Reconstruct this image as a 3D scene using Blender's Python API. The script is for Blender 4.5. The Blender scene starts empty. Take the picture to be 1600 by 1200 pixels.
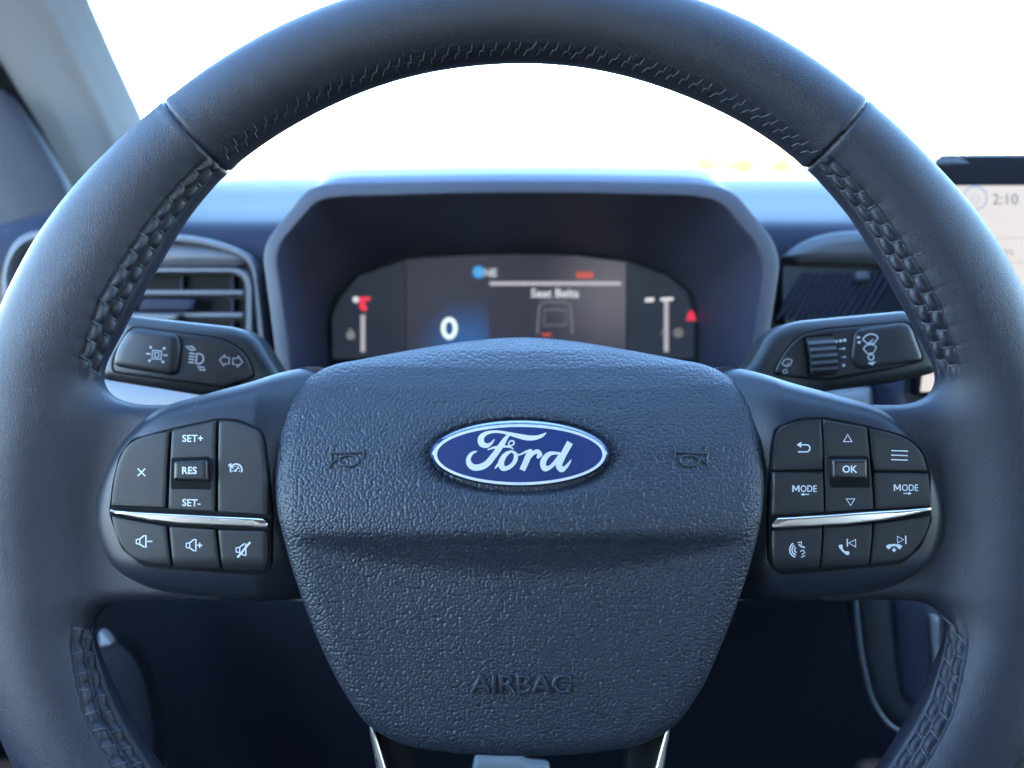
import bpy, bmesh, math, random
import numpy as np
from mathutils import Matrix, Vector
random.seed(3); rng = np.random.default_rng(3)
R = math.radians
scn = bpy.context.scene
COL = scn.collection

# ------------------------------------------------------------------ camera, sky, sun, exposure
F = 1280.0                      # focal length in photo pixels (photo is 1600 wide)
S = 0.285 / 1280.0              # metres per unit: one photo pixel at the wheel plane
CAMZ, PITCH = 1.25, 15.0
cam_d = bpy.data.cameras.new('camera'); cam = bpy.data.objects.new('camera', cam_d); COL.objects.link(cam)
cam.location = (0, 0, CAMZ); cam.rotation_euler = (R(90 - PITCH), 0, 0)
cam_d.sensor_width = 36; cam_d.lens = 36 * F / 1600
cam_d.clip_start = 0.02; cam_d.clip_end = 6000
cam_d.dof.use_dof = True; cam_d.dof.focus_distance = 1230 * S; cam_d.dof.aperture_fstop = 8.0
scn.camera = cam

w = bpy.data.worlds.new('World'); scn.world = w; w.use_nodes = True
nt = w.node_tree; nt.nodes.clear()
sky = nt.nodes.new('ShaderNodeTexSky'); sky.sky_type = 'NISHITA'; sky.sun_disc = False
SUN_EL, SUN_ROT = 18.0, 180.0
sky.sun_elevation = R(SUN_EL); sky.sun_rotation = R(SUN_ROT)
sky.air_density = 1.0; sky.dust_density = 0.4; sky.ozone_density = 3.4
bg = nt.nodes.new('ShaderNodeBackground'); bg.inputs[1].default_value = 0.15
wo = nt.nodes.new('ShaderNodeOutputWorld')
nt.links.new(sky.outputs[0], bg.inputs[0]); nt.links.new(bg.outputs[0], wo.inputs[0])
sd = bpy.data.lights.new('sun', 'SUN'); sd.energy = 3.5; sd.angle = R(0.5); sd.color = (1, 0.95, 0.87)
sun = bpy.data.objects.new('sun', sd); COL.objects.link(sun)
_sv = Vector((math.sin(R(SUN_ROT)) * math.cos(R(SUN_EL)), math.cos(R(SUN_ROT)) * math.cos(R(SUN_EL)), math.sin(R(SUN_EL))))
sun.rotation_euler = _sv.to_track_quat('Z', 'Y').to_euler(); sun.location = (0, 0, 8)
scn.view_settings.view_transform = 'Standard'; scn.view_settings.look = 'None'
scn.view_settings.gamma = 1; EXPO = 4.6; scn.view_settings.exposure = EXPO
KE = 2.0 ** -EXPO           # a screen of emission KE shows as white at this exposure

# ------------------------------------------------------------------ helpers
MW = Matrix.Translation((0, 0, CAMZ)) @ Matrix.Rotation(R(90 - PITCH), 4, 'X')
RM = np.array(MW.to_3x3()); TV = np.array(MW.translation)

def P(px, py, d):
    """photo pixel at depth d (units) -> column frame point"""
    return ((px - 800) * d / F, (600 - py) * d / F, -d)

def PP(pts, d=None):
    a = np.array(pts, float)
    dd = a[:, 2] if d is None else np.full(len(a), float(d))
    return np.stack([(a[:, 0] - 800) * dd / F, (600 - a[:, 1]) * dd / F, -dd], 1)

def thing(name, base, label, cat, group=None):
    """an Empty at the thing's base; base is a column frame point (units)"""
    o = bpy.data.objects.new(name, None); COL.objects.link(o)
    o.empty_display_size = 0.03
    o.location = RM @ (np.array(base) * S) + TV
    o['label'] = label; o['category'] = cat
    if group: o['group'] = group
    return o

def world_thing(name, loc, label, cat, group=None):
    o = bpy.data.objects.new(name, None); COL.objects.link(o); o.location = loc
    o['label'] = label; o['category'] = cat
    if group: o['group'] = group
    return o

def wloc(o):
    v = np.array(o.location)
    while o.parent:
        o = o.parent; v = v + np.array(o.location)
    return v

def build(name, V, faces, mat, parent=None, world=False, smooth=True, sharp=38, recalc=True):
    V = np.asarray(V, float)
    W = V if world else (V * S) @ RM.T + TV
    c = (W.min(0) + W.max(0)) / 2
    me = bpy.data.meshes.new(name)
    if isinstance(faces, np.ndarray):
        n = len(faces); k = faces.shape[1]
        me.vertices.add(len(W)); me.vertices.foreach_set('co', (W - c).astype(np.float32).ravel())
        me.loops.add(n * k); me.loops.foreach_set('vertex_index', faces.astype(np.int32).ravel())
        me.polygons.add(n); me.polygons.foreach_set('loop_start', np.arange(0, n * k, k, dtype=np.int32))
        me.update(calc_edges=True)
    else:
        me.from_pydata((W - c).tolist(), [], [list(map(int, f)) for f in faces])
    if recalc:
        bm = bmesh.new(); bm.from_mesh(me)
        bmesh.ops.recalc_face_normals(bm, faces=bm.faces); bm.to_mesh(me); bm.free()
    me.polygons.foreach_set('use_smooth', np.full(len(me.polygons), smooth, dtype=bool))
    if smooth and sharp: me.set_sharp_from_angle(angle=R(sharp))
    me.materials.append(mat); me.update()
    o = bpy.data.objects.new(name, me); COL.objects.link(o)
    if parent is not None:
        o.parent = parent; o.location = c - wloc(parent)
    else:
        o.location = c
    return o

def spline(pts, n=12, closed=True):
    p = np.array(pts, float); N = len(p); out = []
    rngi = range(N if closed else N - 1)
    for i in rngi:
        if closed:
            a, b, c, d = p[i - 1], p[i], p[(i + 1) % N], p[(i + 2) % N]
        else:
            b, c = p[i], p[i + 1]
            a = p[i - 1] if i > 0 else 2 * b - c
            d = p[i + 2] if i + 2 < N else 2 * c - b
        # centripetal-ish: scale tangents by chord lengths
        lb = np.linalg.norm(c - b) + 1e-9
        la = np.linalg.norm(b - a) + 1e-9; ld = np.linalg.norm(d - c) + 1e-9
        m0 = ((b - a) / la * lb + (c - b)) * 0.5 * 2 * lb / (la + lb) if la + lb > 0 else c - b
        m1 = ((c - b) + (d - c) / ld * lb) * 0.5 * 2 * lb / (ld + lb)
        m0 = ((b - a) * lb / la + (c - b) * la / lb) / (la + lb) * lb
        m1 = ((c - b) * ld / lb + (d - c) * lb / ld) / (lb + ld) * lb
        for k in range(n):
            t = k / n; t2 = t * t; t3 = t2 * t
            out.append((2*t3-3*t2+1)*b + (t3-2*t2+t)*m0 + (-2*t3+3*t2)*c + (t3-t2)*m1)
    if not closed: out.append(p[-1])
    return np.array(out)

def resample(p, n, closed=True):
    p = np.asarray(p, float)
    q = np.vstack([p, p[:1]]) if closed else p
    L = np.concatenate([[0], np.cumsum(np.linalg.norm(np.diff(q, axis=0), axis=1))])
    t = np.linspace(0, L[-1], n + 1)[:-1] if closed else np.linspace(0, L[-1], n)
    return np.stack([np.interp(t, L, q[:, k]) for k in range(q.shape[1])], 1)

def rpoly(pts, r=6, n=5):
    """polygon with rounded corners; a point may carry its own radius as third value"""
    out = []; N = len(pts)
    for i in range(N):
        b = np.array(pts[i][:2], float); a = np.array(pts[i - 1][:2], float); c = np.array(pts[(i + 1) % N][:2], float)
        rr = pts[i][2] if len(pts[i]) > 2 else r
        u = a - b; v = c - b; lu = np.linalg.norm(u); lv = np.linalg.norm(v)
        k = min(rr, lu * 0.48, lv * 0.48)
        p0 = b + u / lu * k; p1 = b + v / lv * k
        if rr <= 0.01: out.append(b); continue
        for j in range(n + 1):
            t = j / n
            out.append((1-t)**2 * p0 + 2*t*(1-t) * b + t*t * p1)
    return np.array(out)

def edge_dist(pts, outline):
    o = np.asarray(outline); d = np.empty(len(pts))
    nxt = np.roll(o, -1, 0); e = nxt - o; ee = (e * e).sum(1) + 1e-9
    for i in range(0, len(pts), 1500):
        q = pts[i:i + 1500, None, :] - o[None]
        t = np.clip((q * e[None]).sum(2) / ee, 0, 1)
        d[i:i + 1500] = np.sqrt((((q - t[..., None] * e[None]) ** 2).sum(2)).min(1))
    return d

def dome(name, outline, hfun, base, mat, parent, D=F, href=None, rings=14, step=4.0, center=None, power=1.7, sharp=38, cap=True):
    """solid plate: outline in photo pixels, front height hfun(x, y, d) towards the viewer, flat back at base"""
    o = np.asarray(outline, float)
    per = np.linalg.norm(np.roll(o, -1, 0) - o, axis=1).sum()
    o = resample(o, max(16, int(per / step)))
    c = np.array(center if center is not None else o.mean(0), float)
    N = len(o); J = rings
    ts = 1 - (np.arange(J) / J) ** power
    pts = np.concatenate([c + t * (o - c) for t in ts] + [c[None]])
    d = edge_dist(pts, o); d[:N] = 0
    h = hfun(pts[:, 0], pts[:, 1], d) * np.ones(len(pts))
    if href is None: href = float(np.median(h[:N]))
    k = (D - href) / F
    V = np.stack([(pts[:, 0] - 800) * k, (600 - pts[:, 1]) * k, -(D - h)], 1)
    faces = []
    i0 = np.arange(N); i1 = (i0 + 1) % N
    for j in range(J - 1):
        faces += np.stack([j*N + i0, j*N + i1, (j+1)*N + i1, (j+1)*N + i0], 1).tolist()
    faces += [[(J-1)*N + a, (J-1)*N + b, J*N] for a, b in zip(i0, i1)]
    if cap:
        B = V[:N].copy(); B[:, 2] = -(D - base); s = len(V)
        V = np.vstack([V, B])
        faces += np.stack([i1, i0, s + i0, s + i1], 1).tolist()
        faces.append([s + i for i in range(N)][::-1])
    return build(name, V, faces, mat, parent, sharp=sharp)

def bev(h0, b, w=3.0):
    """height function: flat top h0 with a rounded bevel of height b and width w"""
    def f(x, y, d):
        t = np.clip(1 - d / w, 0, 1)
        return h0 - b * (1 - np.sqrt(np.maximum(0, 1 - t * t)))
    return f

def loft(name, rings, mat, parent, closed=True, caps=(False, False), sharp=38, smooth=True):
    n = len(rings[0]); V = np.vstack(rings); faces = []
    for j in range(len(rings) - 1):
        for i in range(n if closed else n - 1):
            a, b = i, (i + 1) % n
            faces.append([j*n + a, j*n + b, (j+1)*n + b, (j+1)*n + a])
    if caps[0]: faces.append(list(range(n)))
    if caps[1]: faces.append([(len(rings)-1)*n + i for i in range(n)][::-1])
    return build(name, V, faces, mat, parent, sharp=sharp, smooth=smooth)

def tube_geo(path, rad, ns=8):
    path = np.asarray(path, float); n = len(path)
    rad = np.broadcast_to(np.asarray(rad, float), (n,))
    T = np.gradient(path, axis=0); T /= np.linalg.norm(T, axis=1)[:, None] + 1e-12
    up = np.array([0.13, 0.31, 0.94]); V = []; Fc = []
    for i in range(n):
        a = np.cross(T[i], up); a /= np.linalg.norm(a) + 1e-12; b = np.cross(T[i], a)
        for k in range(ns):
            g = 2 * math.pi * k / ns
            V.append(path[i] + rad[i] * (math.cos(g) * a + math.sin(g) * b))
    for i in range(n - 1):
        for k in range(ns):
            k2 = (k + 1) % ns
            Fc.append([i*ns + k, i*ns + k2, (i+1)*ns + k2, (i+1)*ns + k])
    Fc.append(list(range(ns))[::-1]); Fc.append([(n-1)*ns + k for k in range(ns)])
    return np.array(V), Fc

class Geo:
    """collects pieces of one mesh; pieces given in photo pixels at a height above a plane"""
    def __init__(s): s.V = []; s.F = []; s.n = 0
    def add(s, V, Fc):
        V = np.asarray(V, float); s.V.append(V); s.F += [[int(i) + s.n for i in f] for f in Fc]; s.n += len(V)
    def done(s, name, mat, parent, **k):
        return build(name, np.vstack(s.V), s.F, mat, parent, **k)

def ribbon2d(pts, wd, closed=False):
    p = np.asarray(pts, float); n = len(p); wd = np.broadcast_to(np.asarray(wd, float), (n,))
    if closed: t = np.roll(p, -1, 0) - np.roll(p, 1, 0)
    else: t = np.gradient(p, axis=0)
    t /= np.linalg.norm(t, axis=1)[:, None] + 1e-9
    nn = np.stack([-t[:, 1], t[:, 0]], 1) * wd[:, None] / 2
    V = np.vstack([p + nn, p - nn])
    Fc = [[i, (i+1) % n, n + (i+1) % n, n + i] for i in range(n if closed else n - 1)]
    return V, Fc

def disc2d(c, r, n=14):
    a = np.linspace(0, 2*np.pi, n, endpoint=False)
    return np.stack([c[0] + r*np.cos(a), c[1] + r*np.sin(a)], 1), [list(range(n))]

def text2d(s, size, bold=0.0, xs=1.0):
    cu = bpy.data.curves.new('t', 'FONT'); cu.body = s; cu.size = size; cu.align_x = 'CENTER'; cu.align_y = 'CENTER'
    cu.offset = bold; cu.resolution_u = 3
    ob = bpy.data.objects.new('t', cu); COL.objects.link(ob)
    dg = bpy.context.evaluated_depsgraph_get()
    me = bpy.data.meshes.new_from_object(ob.evaluated_get(dg))
    V = np.array([v.co[:] for v in me.vertices]); Fc = [list(p.vertices) for p in me.polygons]
    bpy.data.objects.remove(ob); bpy.data.curves.remove(cu); bpy.data.meshes.remove(me)
    V2 = np.stack([V[:, 0] * xs, -V[:, 1]], 1)
    V2 -= (V2.min(0) + V2.max(0)) / 2
    return V2, Fc

class Ink:
    """flat print on a surface: shapes in photo pixels laid at height h in front of depth D"""
    def __init__(s, cx=0, cy=0, ang=0, sx=1, sy=1):
        s.g = []; s.c = np.array([cx, cy], float); s.a = R(ang); s.s = np.array([sx, sy])
    def put(s, V, Fc):
        V = np.asarray(V, float) * s.s; ca, sa = math.cos(s.a), math.sin(s.a)
        s.g.append((np.stack([V[:, 0]*ca - V[:, 1]*sa, V[:, 0]*sa + V[:, 1]*ca], 1) + s.c, Fc)); return s
    def line(s, pts, wd=1.8, closed=False, round_=True):
        s.put(*ribbon2d(pts, wd, closed))
        return s
    def poly(s, pts): return s.put(np.array(pts, float), [list(range(len(pts)))])
    def disc(s, c, r): return s.put(*disc2d(c, r))
    def arc(s, c, r, a0, a1, wd=1.8, n=20, ry=None):
        a = np.radians(np.linspace(a0, a1, n)); ry = ry or r
        return s.line(np.stack([c[0] + r*np.cos(a), c[1] + ry*np.sin(a)], 1), wd)
    def text(s, t, size, at=(0, 0), bold=0.0, xs=1.0):
        V, Fc = text2d(t, size, bold, xs); return s.put(V + np.array(at), Fc)
    def done(s, name, mat, parent, h, D=F, thick=0.0):
        V = []; Fc = []; n = 0
        for v, f in s.g:
            hh = h(v[:, 0], v[:, 1]) if callable(h) else np.full(len(v), float(h))
            k = (D - hh) / F
            V.append(np.stack([(v[:, 0]-800)*k, (600-v[:, 1])*k, -(D-hh)], 1))
            Fc += [[i + n for i in q] for q in f]; n += len(v)
        return build(name, np.vstack(V), Fc, mat, parent, smooth=False)

def wbox(x0, x1, y0, y1, z0, z1):
    V = [(x, y, z) for x in (x0, x1) for y in (y0, y1) for z in (z0, z1)]
    return V, [[0,1,3,2],[4,6,7,5],[0,4,5,1],[2,3,7,6],[0,2,6,4],[1,5,7,3]]

# ------------------------------------------------------------------ materials
def mat(name, base, rough=0.5, metal=0.0, grain=None, spec=0.5, coat=0.0, emit=None, estr=0.0, speck=0.0, rvar=0.0, coat_rough=0.05):
    m = bpy.data.materials.new(name); m.use_nodes = True; nt = m.node_tree; N = nt.nodes; L = nt.links
    b = N['Principled BSDF']
    b.inputs['Base Color'].default_value = (*base, 1); b.inputs['Roughness'].default_value = rough
    b.inputs['Metallic'].default_value = metal; b.inputs['Specular IOR Level'].default_value = spec
    b.inputs['Coat Weight'].default_value = coat; b.inputs['Coat Roughness'].default_value = coat_rough
    if emit: b.inputs['Emission Color'].default_value = (*emit, 1); b.inputs['Emission Strength'].default_value = estr
    tc = N.new('ShaderNodeTexCoord')
    if speck or rvar:
        n = N.new('ShaderNodeTexNoise'); n.inputs['Scale'].default_value = 55; n.inputs['Detail'].default_value = 6
        L.new(tc.outputs['Object'], n.inputs['Vector'])
        if rvar:
            mr = N.new('ShaderNodeMapRange'); mr.inputs[1].default_value = 0.3; mr.inputs[2].default_value = 0.7
            mr.inputs[3].default_value = rough - rvar; mr.inputs[4].default_value = rough + rvar
            L.new(n.outputs[0], mr.inputs[0]); L.new(mr.outputs[0], b.inputs['Roughness'])
        if speck:   # dust specks and fibres
            n2 = N.new('ShaderNodeTexVoronoi'); n2.inputs['Scale'].default_value = 260
            L.new(tc.outputs['Object'], n2.inputs['Vector'])
            r2 = N.new('ShaderNodeValToRGB'); r2.color_ramp.elements[0].position = 0.03; r2.color_ramp.elements[1].position = 0.055
            r2.color_ramp.elements[0].color = (1, 1, 1, 1); r2.color_ramp.elements[1].color = (0, 0, 0, 1)
            L.new(n2.outputs['Distance'], r2.inputs[0])
            n3 = N.new('ShaderNodeTexNoise'); n3.inputs['Scale'].default_value = 90; L.new(tc.outputs['Object'], n3.inputs['Vector'])
            r3 = N.new('ShaderNodeMath'); r3.operation = 'GREATER_THAN'; r3.inputs[1].default_value = 0.66; L.new(n3.outputs[0], r3.inputs[0])
            mu = N.new('ShaderNodeMath'); mu.operation = 'MULTIPLY'; L.new(r2.outputs[0], mu.inputs[0]); L.new(r3.outputs[0], mu.inputs[1])
            mu2 = N.new('ShaderNodeMath'); mu2.operation = 'MULTIPLY'; mu2.inputs[1].default_value = speck; L.new(mu.outputs[0], mu2.inputs[0])
            mx = N.new('ShaderNodeMix'); mx.data_type = 'RGBA'
            mx.inputs['A'].default_value = (*base, 1); mx.inputs['B'].default_value = (0.35, 0.35, 0.34, 1)
            L.new(mu2.outputs[0], mx.inputs['Factor']); L.new(mx.outputs['Result'], b.inputs['Base Color'])
    if grain:
        kind, scale, strength, dist = grain
        bp = N.new('ShaderNodeBump'); bp.inputs['Strength'].default_value = strength; bp.inputs['Distance'].default_value = dist
        if kind == 'pebble':      # moulded grain: cells laid over the face of the cover
            mp = N.new('ShaderNodeMapping'); mp.vector_type = 'TEXTURE'; mp.inputs['Rotation'].default_value = (R(90 - PITCH), 0, 0)
            L.new(tc.outputs['Object'], mp.inputs['Vector'])
            nz = N.new('ShaderNodeTexNoise'); nz.noise_dimensions = '2D'; nz.inputs['Scale'].default_value = scale * 0.35; nz.inputs['Detail'].default_value = 1
            L.new(mp.outputs[0], nz.inputs['Vector'])
            sc = N.new('ShaderNodeVectorMath'); sc.operation = 'SCALE'; sc.inputs['Scale'].default_value = 0.3 / scale
            L.new(nz.outputs['Color'], sc.inputs[0])
            ad = N.new('ShaderNodeVectorMath'); ad.operation = 'ADD'; L.new(mp.outputs[0], ad.inputs[0]); L.new(sc.outputs[0], ad.inputs[1])
            vo = N.new('ShaderNodeTexVoronoi'); vo.voronoi_dimensions = '2D'; vo.feature = 'SMOOTH_F1'; vo.inputs['Scale'].default_value = scale
            vo.inputs['Smoothness'].default_value = 0.12; vo.inputs['Randomness'].default_value = 0.9
            L.new(ad.outputs[0], vo.inputs['Vector'])
            pw = N.new('ShaderNodeMath'); pw.operation = 'POWER'; pw.inputs[1].default_value = 2.0; L.new(vo.outputs['Distance'], pw.inputs[0])
            ng = N.new('ShaderNodeMath'); ng.operation = 'MULTIPLY'; ng.inputs[1].default_value = -1.0; L.new(pw.outputs[0], ng.inputs[0])
            L.new(ng.outputs[0], bp.inputs['Height'])
        elif kind == 'leather':
            nz = N.new('ShaderNodeTexNoise'); nz.inputs['Scale'].default_value = scale * 0.5; nz.inputs['Detail'].default_value = 1
            L.new(tc.outputs['Object'], nz.inputs['Vector'])
            sc = N.new('ShaderNodeVectorMath'); sc.operation = 'SCALE'; sc.inputs['Scale'].default_value = 1.0 / scale
            L.new(nz.outputs['Color'], sc.inputs[0])
            ad = N.new('ShaderNodeVectorMath'); ad.operation = 'ADD'; L.new(tc.outputs['Object'], ad.inputs[0]); L.new(sc.outputs[0], ad.inputs[1])
            vo = N.new('ShaderNodeTexVoronoi'); vo.feature = 'DISTANCE_TO_EDGE'; vo.inputs['Scale'].default_value = scale
            L.new(ad.outputs[0], vo.inputs['Vector'])
            mr = N.new('ShaderNodeMapRange'); mr.interpolation_type = 'SMOOTHSTEP'
            mr.inputs[1].default_value = 0.0; mr.inputs[2].default_value = 0.2
            L.new(vo.outputs['Distance'], mr.inputs[0])
            fz = N.new('ShaderNodeTexNoise'); fz.inputs['Scale'].default_value = scale * 2.2; fz.inputs['Detail'].default_value = 3
            L.new(tc.outputs['Object'], fz.inputs['Vector'])
            mm = N.new('ShaderNodeMath'); mm.operation = 'MULTIPLY_ADD'; mm.inputs[1].default_value = 0.12
            L.new(fz.outputs[0], mm.inputs[0]); L.new(mr.outputs[0], mm.inputs[2])
            L.new(mm.outputs[0], bp.inputs['Height'])
        else:
            nz = N.new('ShaderNodeTexNoise'); nz.inputs['Scale'].default_value = scale; nz.inputs['Detail'].default_value = 4
            L.new(tc.outputs['Object'], nz.inputs['Vector']); L.new(nz.outputs[0], bp.inputs['Height'])
        L.new(bp.outputs[0], b.inputs['Normal'])
    return m

M_leather = mat('rim_leather', (0.016, 0.017, 0.027), 0.44, grain=('leather', 1500, 0.4, 0.00018), rvar=0.015)
M_thread = mat('thread', (0.06, 0.064, 0.078), 0.5)
M_airbag = mat('airbag_skin', (0.018, 0.023, 0.034), 0.46, grain=('pebble', 960, 1.0, 0.00036), speck=0.35, rvar=0.03)
M_emboss = mat('embossed_skin', (0.018, 0.023, 0.036), 0.42)
M_spoke = mat('spoke_plastic', (0.013, 0.016, 0.026), 0.42, grain=('noise', 2500, 0.25, 0.0002), speck=0.8)
M_button = mat('button_plastic', (0.009, 0.009, 0.012), 0.45, grain=('noise', 3500, 0.2, 0.0001), speck=0.8, rvar=0.04)
M_gap = mat('gap_black', (0.004, 0.004, 0.005), 0.7, spec=0.15)
M_gloss = mat('gloss_black', (0.008, 0.008, 0.010), 0.2)
M_chrome = mat('satin_chrome', (0.82, 0.74, 0.70), 0.24, metal=1)
M_print = mat('white_print', (0.55, 0.57, 0.60), 0.5)
M_printdim = mat('grey_print', (0.42, 0.43, 0.45), 0.5)
M_blue = mat('badge_blue', (0.006, 0.022, 0.11), 0.4)
M_silver = mat('badge_silver', (0.62, 0.63, 0.64), 0.35, metal=0.2)
M_badge_edge = mat('badge_edge', (0.008, 0.014, 0.06), 0.15, coat=1.0)
M_dash = mat('dash_plastic', (0.012, 0.015, 0.028), 0.6, spec=0.15, grain=('noise', 1500, 0.3, 0.0003))
M_dash_light = mat('dash_trim_grey', (0.05, 0.053, 0.062), 0.45, grain=('noise', 1500, 0.3, 0.0003))
M_hood = mat('hood_plastic', (0.026, 0.027, 0.05), 0.55, grain=('noise', 1500, 0.3, 0.0003))
M_dark = mat('dark_plastic', (0.008, 0.010, 0.016), 0.5, grain=('noise', 1500, 0.3, 0.0003))
M_knee = mat('knee_plastic', (0.005, 0.006, 0.010), 0.65, spec=0.2, grain=('noise', 1500, 0.3, 0.0003))
M_stalk = mat('stalk_plastic', (0.016, 0.017, 0.02), 0.42, grain=('noise', 2200, 0.3, 0.0002))
M_pillar = mat('pillar_cloth', (0.22, 0.225, 0.235), 0.8, grain=('noise', 2500, 0.3, 0.0003))
M_liner = mat('headliner', (0.17, 0.155, 0.14), 0.9)
M_seat = mat('seat_cloth', (0.22, 0.165, 0.13), 0.8)
M_beige = mat('beige_trim', (0.30, 0.27, 0.24), 0.5)
M_paper = mat('paper_mat', (0.75, 0.75, 0.73), 0.7)
M_ground = mat('lot_asphalt', (0.09, 0.09, 0.09), 0.9, grain=('noise', 3, 0.3, 0.01))
M_bonnet = mat('bonnet_paint', (0.22, 0.20, 0.14), 0.4, coat=0.2)

def glow(name, col, st):
    return mat(name, (0.01, 0.01, 0.01), 0.4, emit=col, estr=st)
# ==================================================================== steering wheel
CX, CY = 812.0, 810.0                       # hub in photo pixels
wheel = thing('steering_wheel', P(CX, CY, F + 60), 'black leather steering wheel with oval badge and thumb buttons, in front of the dials', 'steering wheel')

_t = np.array([0, 30, 40, 48, 55, 60, 65, 72, 90, 105, 120, 128, 180.])
_ro = np.array([858, 855, 855, 862, 870, 874, 875, 876, 876, 876, 876, 875, 862.])
_ri = np.array([716, 714, 713, 704, 692, 688, 689, 698, 702, 697, 690, 688, 700.])
SEAMS = (50.5, 130.2, -52.0, 232.0)
def wrapdeg(a): return (a + 180) % 360 - 180
def rim_par(thd):
    t = np.abs(wrapdeg(thd - 90))
    ro = np.interp(t, _t, _ro) - 8 - 12 * np.clip((wrapdeg(90 - thd) - 25) / 25, 0, 1) * (np.abs(wrapdeg(thd)) < 90); ri = np.interp(t, _t, _ri)
    return (ro + ri) / 2, (ro - ri) / 2
TB = 70.0
def smin(a, b, k):
    h = np.clip(0.5 + 0.5 * (b - a) / k, 0, 1)
    return b * (1 - h) + a * h - k * h * (1 - h)
def base_field(x, y, h):
    r = np.hypot(x, y); thd = np.degrees(np.arctan2(y, x))
    Rc, a = rim_par(thd)
    q = np.hypot((r - Rc) / a, h / TB)
    d = (q - 1) * 76.0
    # leather spoke arm, both sides
    ax = np.abs(x)
    lo, hi = -131.0, 176.0
    rr = 26.0
    dx = np.abs(ax - 605) - (155 - rr); dy = np.abs(y - (lo + hi) / 2) - ((hi - lo) / 2 - rr); dz = np.abs(h + 28) - (40 - rr)
    o = np.sqrt(np.maximum(dx, 0)**2 + np.maximum(dy, 0)**2 + np.maximum(dz, 0)**2) + np.minimum(np.maximum(dx, np.maximum(dy, dz)), 0) - rr
    return smin(d, o, 78.0)
PHI0, BAND = 65.0, 17.0
def phi0(thd):
    t = np.abs(wrapdeg(np.asarray(thd, float) - 90))
    return PHI0 + np.interp(t, [0, 62, 74, 80, 102, 114, 180], [0, 0, 16, 18, 20, 3, 3])
def stitch_window(thd):
    t = np.abs(wrapdeg(thd - 90))
    grip = np.clip((t - 40) / 1.0, 0, 1) * (1 - np.clip((t - 69) / 3, 0, 1))
    low = 1.5 * np.clip((t - 103) / 3, 0, 1) * (1 - np.clip((t - 142) / 2, 0, 1))
    top = 1 - np.clip((t - 38.5) / 1.0, 0, 1)
    return grip, low, top
def disp(x, y, h):
    r = np.hypot(x, y); thd = np.degrees(np.arctan2(y, x)); Rc, a = rim_par(thd)
    phi = np.degrees(np.arctan2(Rc - r, h)); s = np.radians(thd) * 700.0
    u = (phi - phi0(thd)) * (math.pi / 180) * 76.0
    grip, low, top = stitch_window(thd)
    au = np.abs(u); inb = np.clip(1 - (au - BAND) / 3, 0, 1)
    row = np.where(u > 0, 0.5, 0.0)
    p = 30.0
    puff = np.abs(np.sin(np.pi * (s / p + row))) ** 0.6 * np.sin(np.pi * np.clip(au / BAND, 0, 1)) ** 0.7
    grooves = 3.6 * np.exp(-(u / 2.8) ** 2) + 2.4 * np.exp(-((au - BAND) / 2.8) ** 2)
    # puckers fanning out of each stitch hole on the grip side
    pk = np.abs(np.sin(np.pi * s / p)) ** 0.5 - 0.8
    fan = np.exp(-np.clip(-u - BAND, 0, 99) / 12.0) * (u < -BAND)
    d = (grip + 0.55 * low) * (inb * (6.6 * puff - 2.2) - grooves + 2.6 * pk * fan)
    d += top * (inb * 0.9 * np.abs(np.sin(np.pi * (s / 18 + row))) - 0.8 * np.exp(-(u / 2.2) ** 2))
    for sm in SEAMS:
        ds = np.radians(wrapdeg(thd - sm)) * r
        d += -4.6 * np.exp(-(ds / 2.3) ** 2) + 1.0 * np.exp(-((np.abs(ds) - 9) / 8) ** 2)
    # slow unevenness of hand wrapped leather
    d += 0.5 * np.sin(s / 47 + 1.3 * np.sin(phi / 31)) * np.sin(phi / 23.0)
    return d
def field(x, y, h):
    f = base_field(x, y, h)
    near = np.abs(f) < 22
    if near.any():
        f = f.copy(); f[near] -= disp(x[near], y[near], h[near])
    return f

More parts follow.
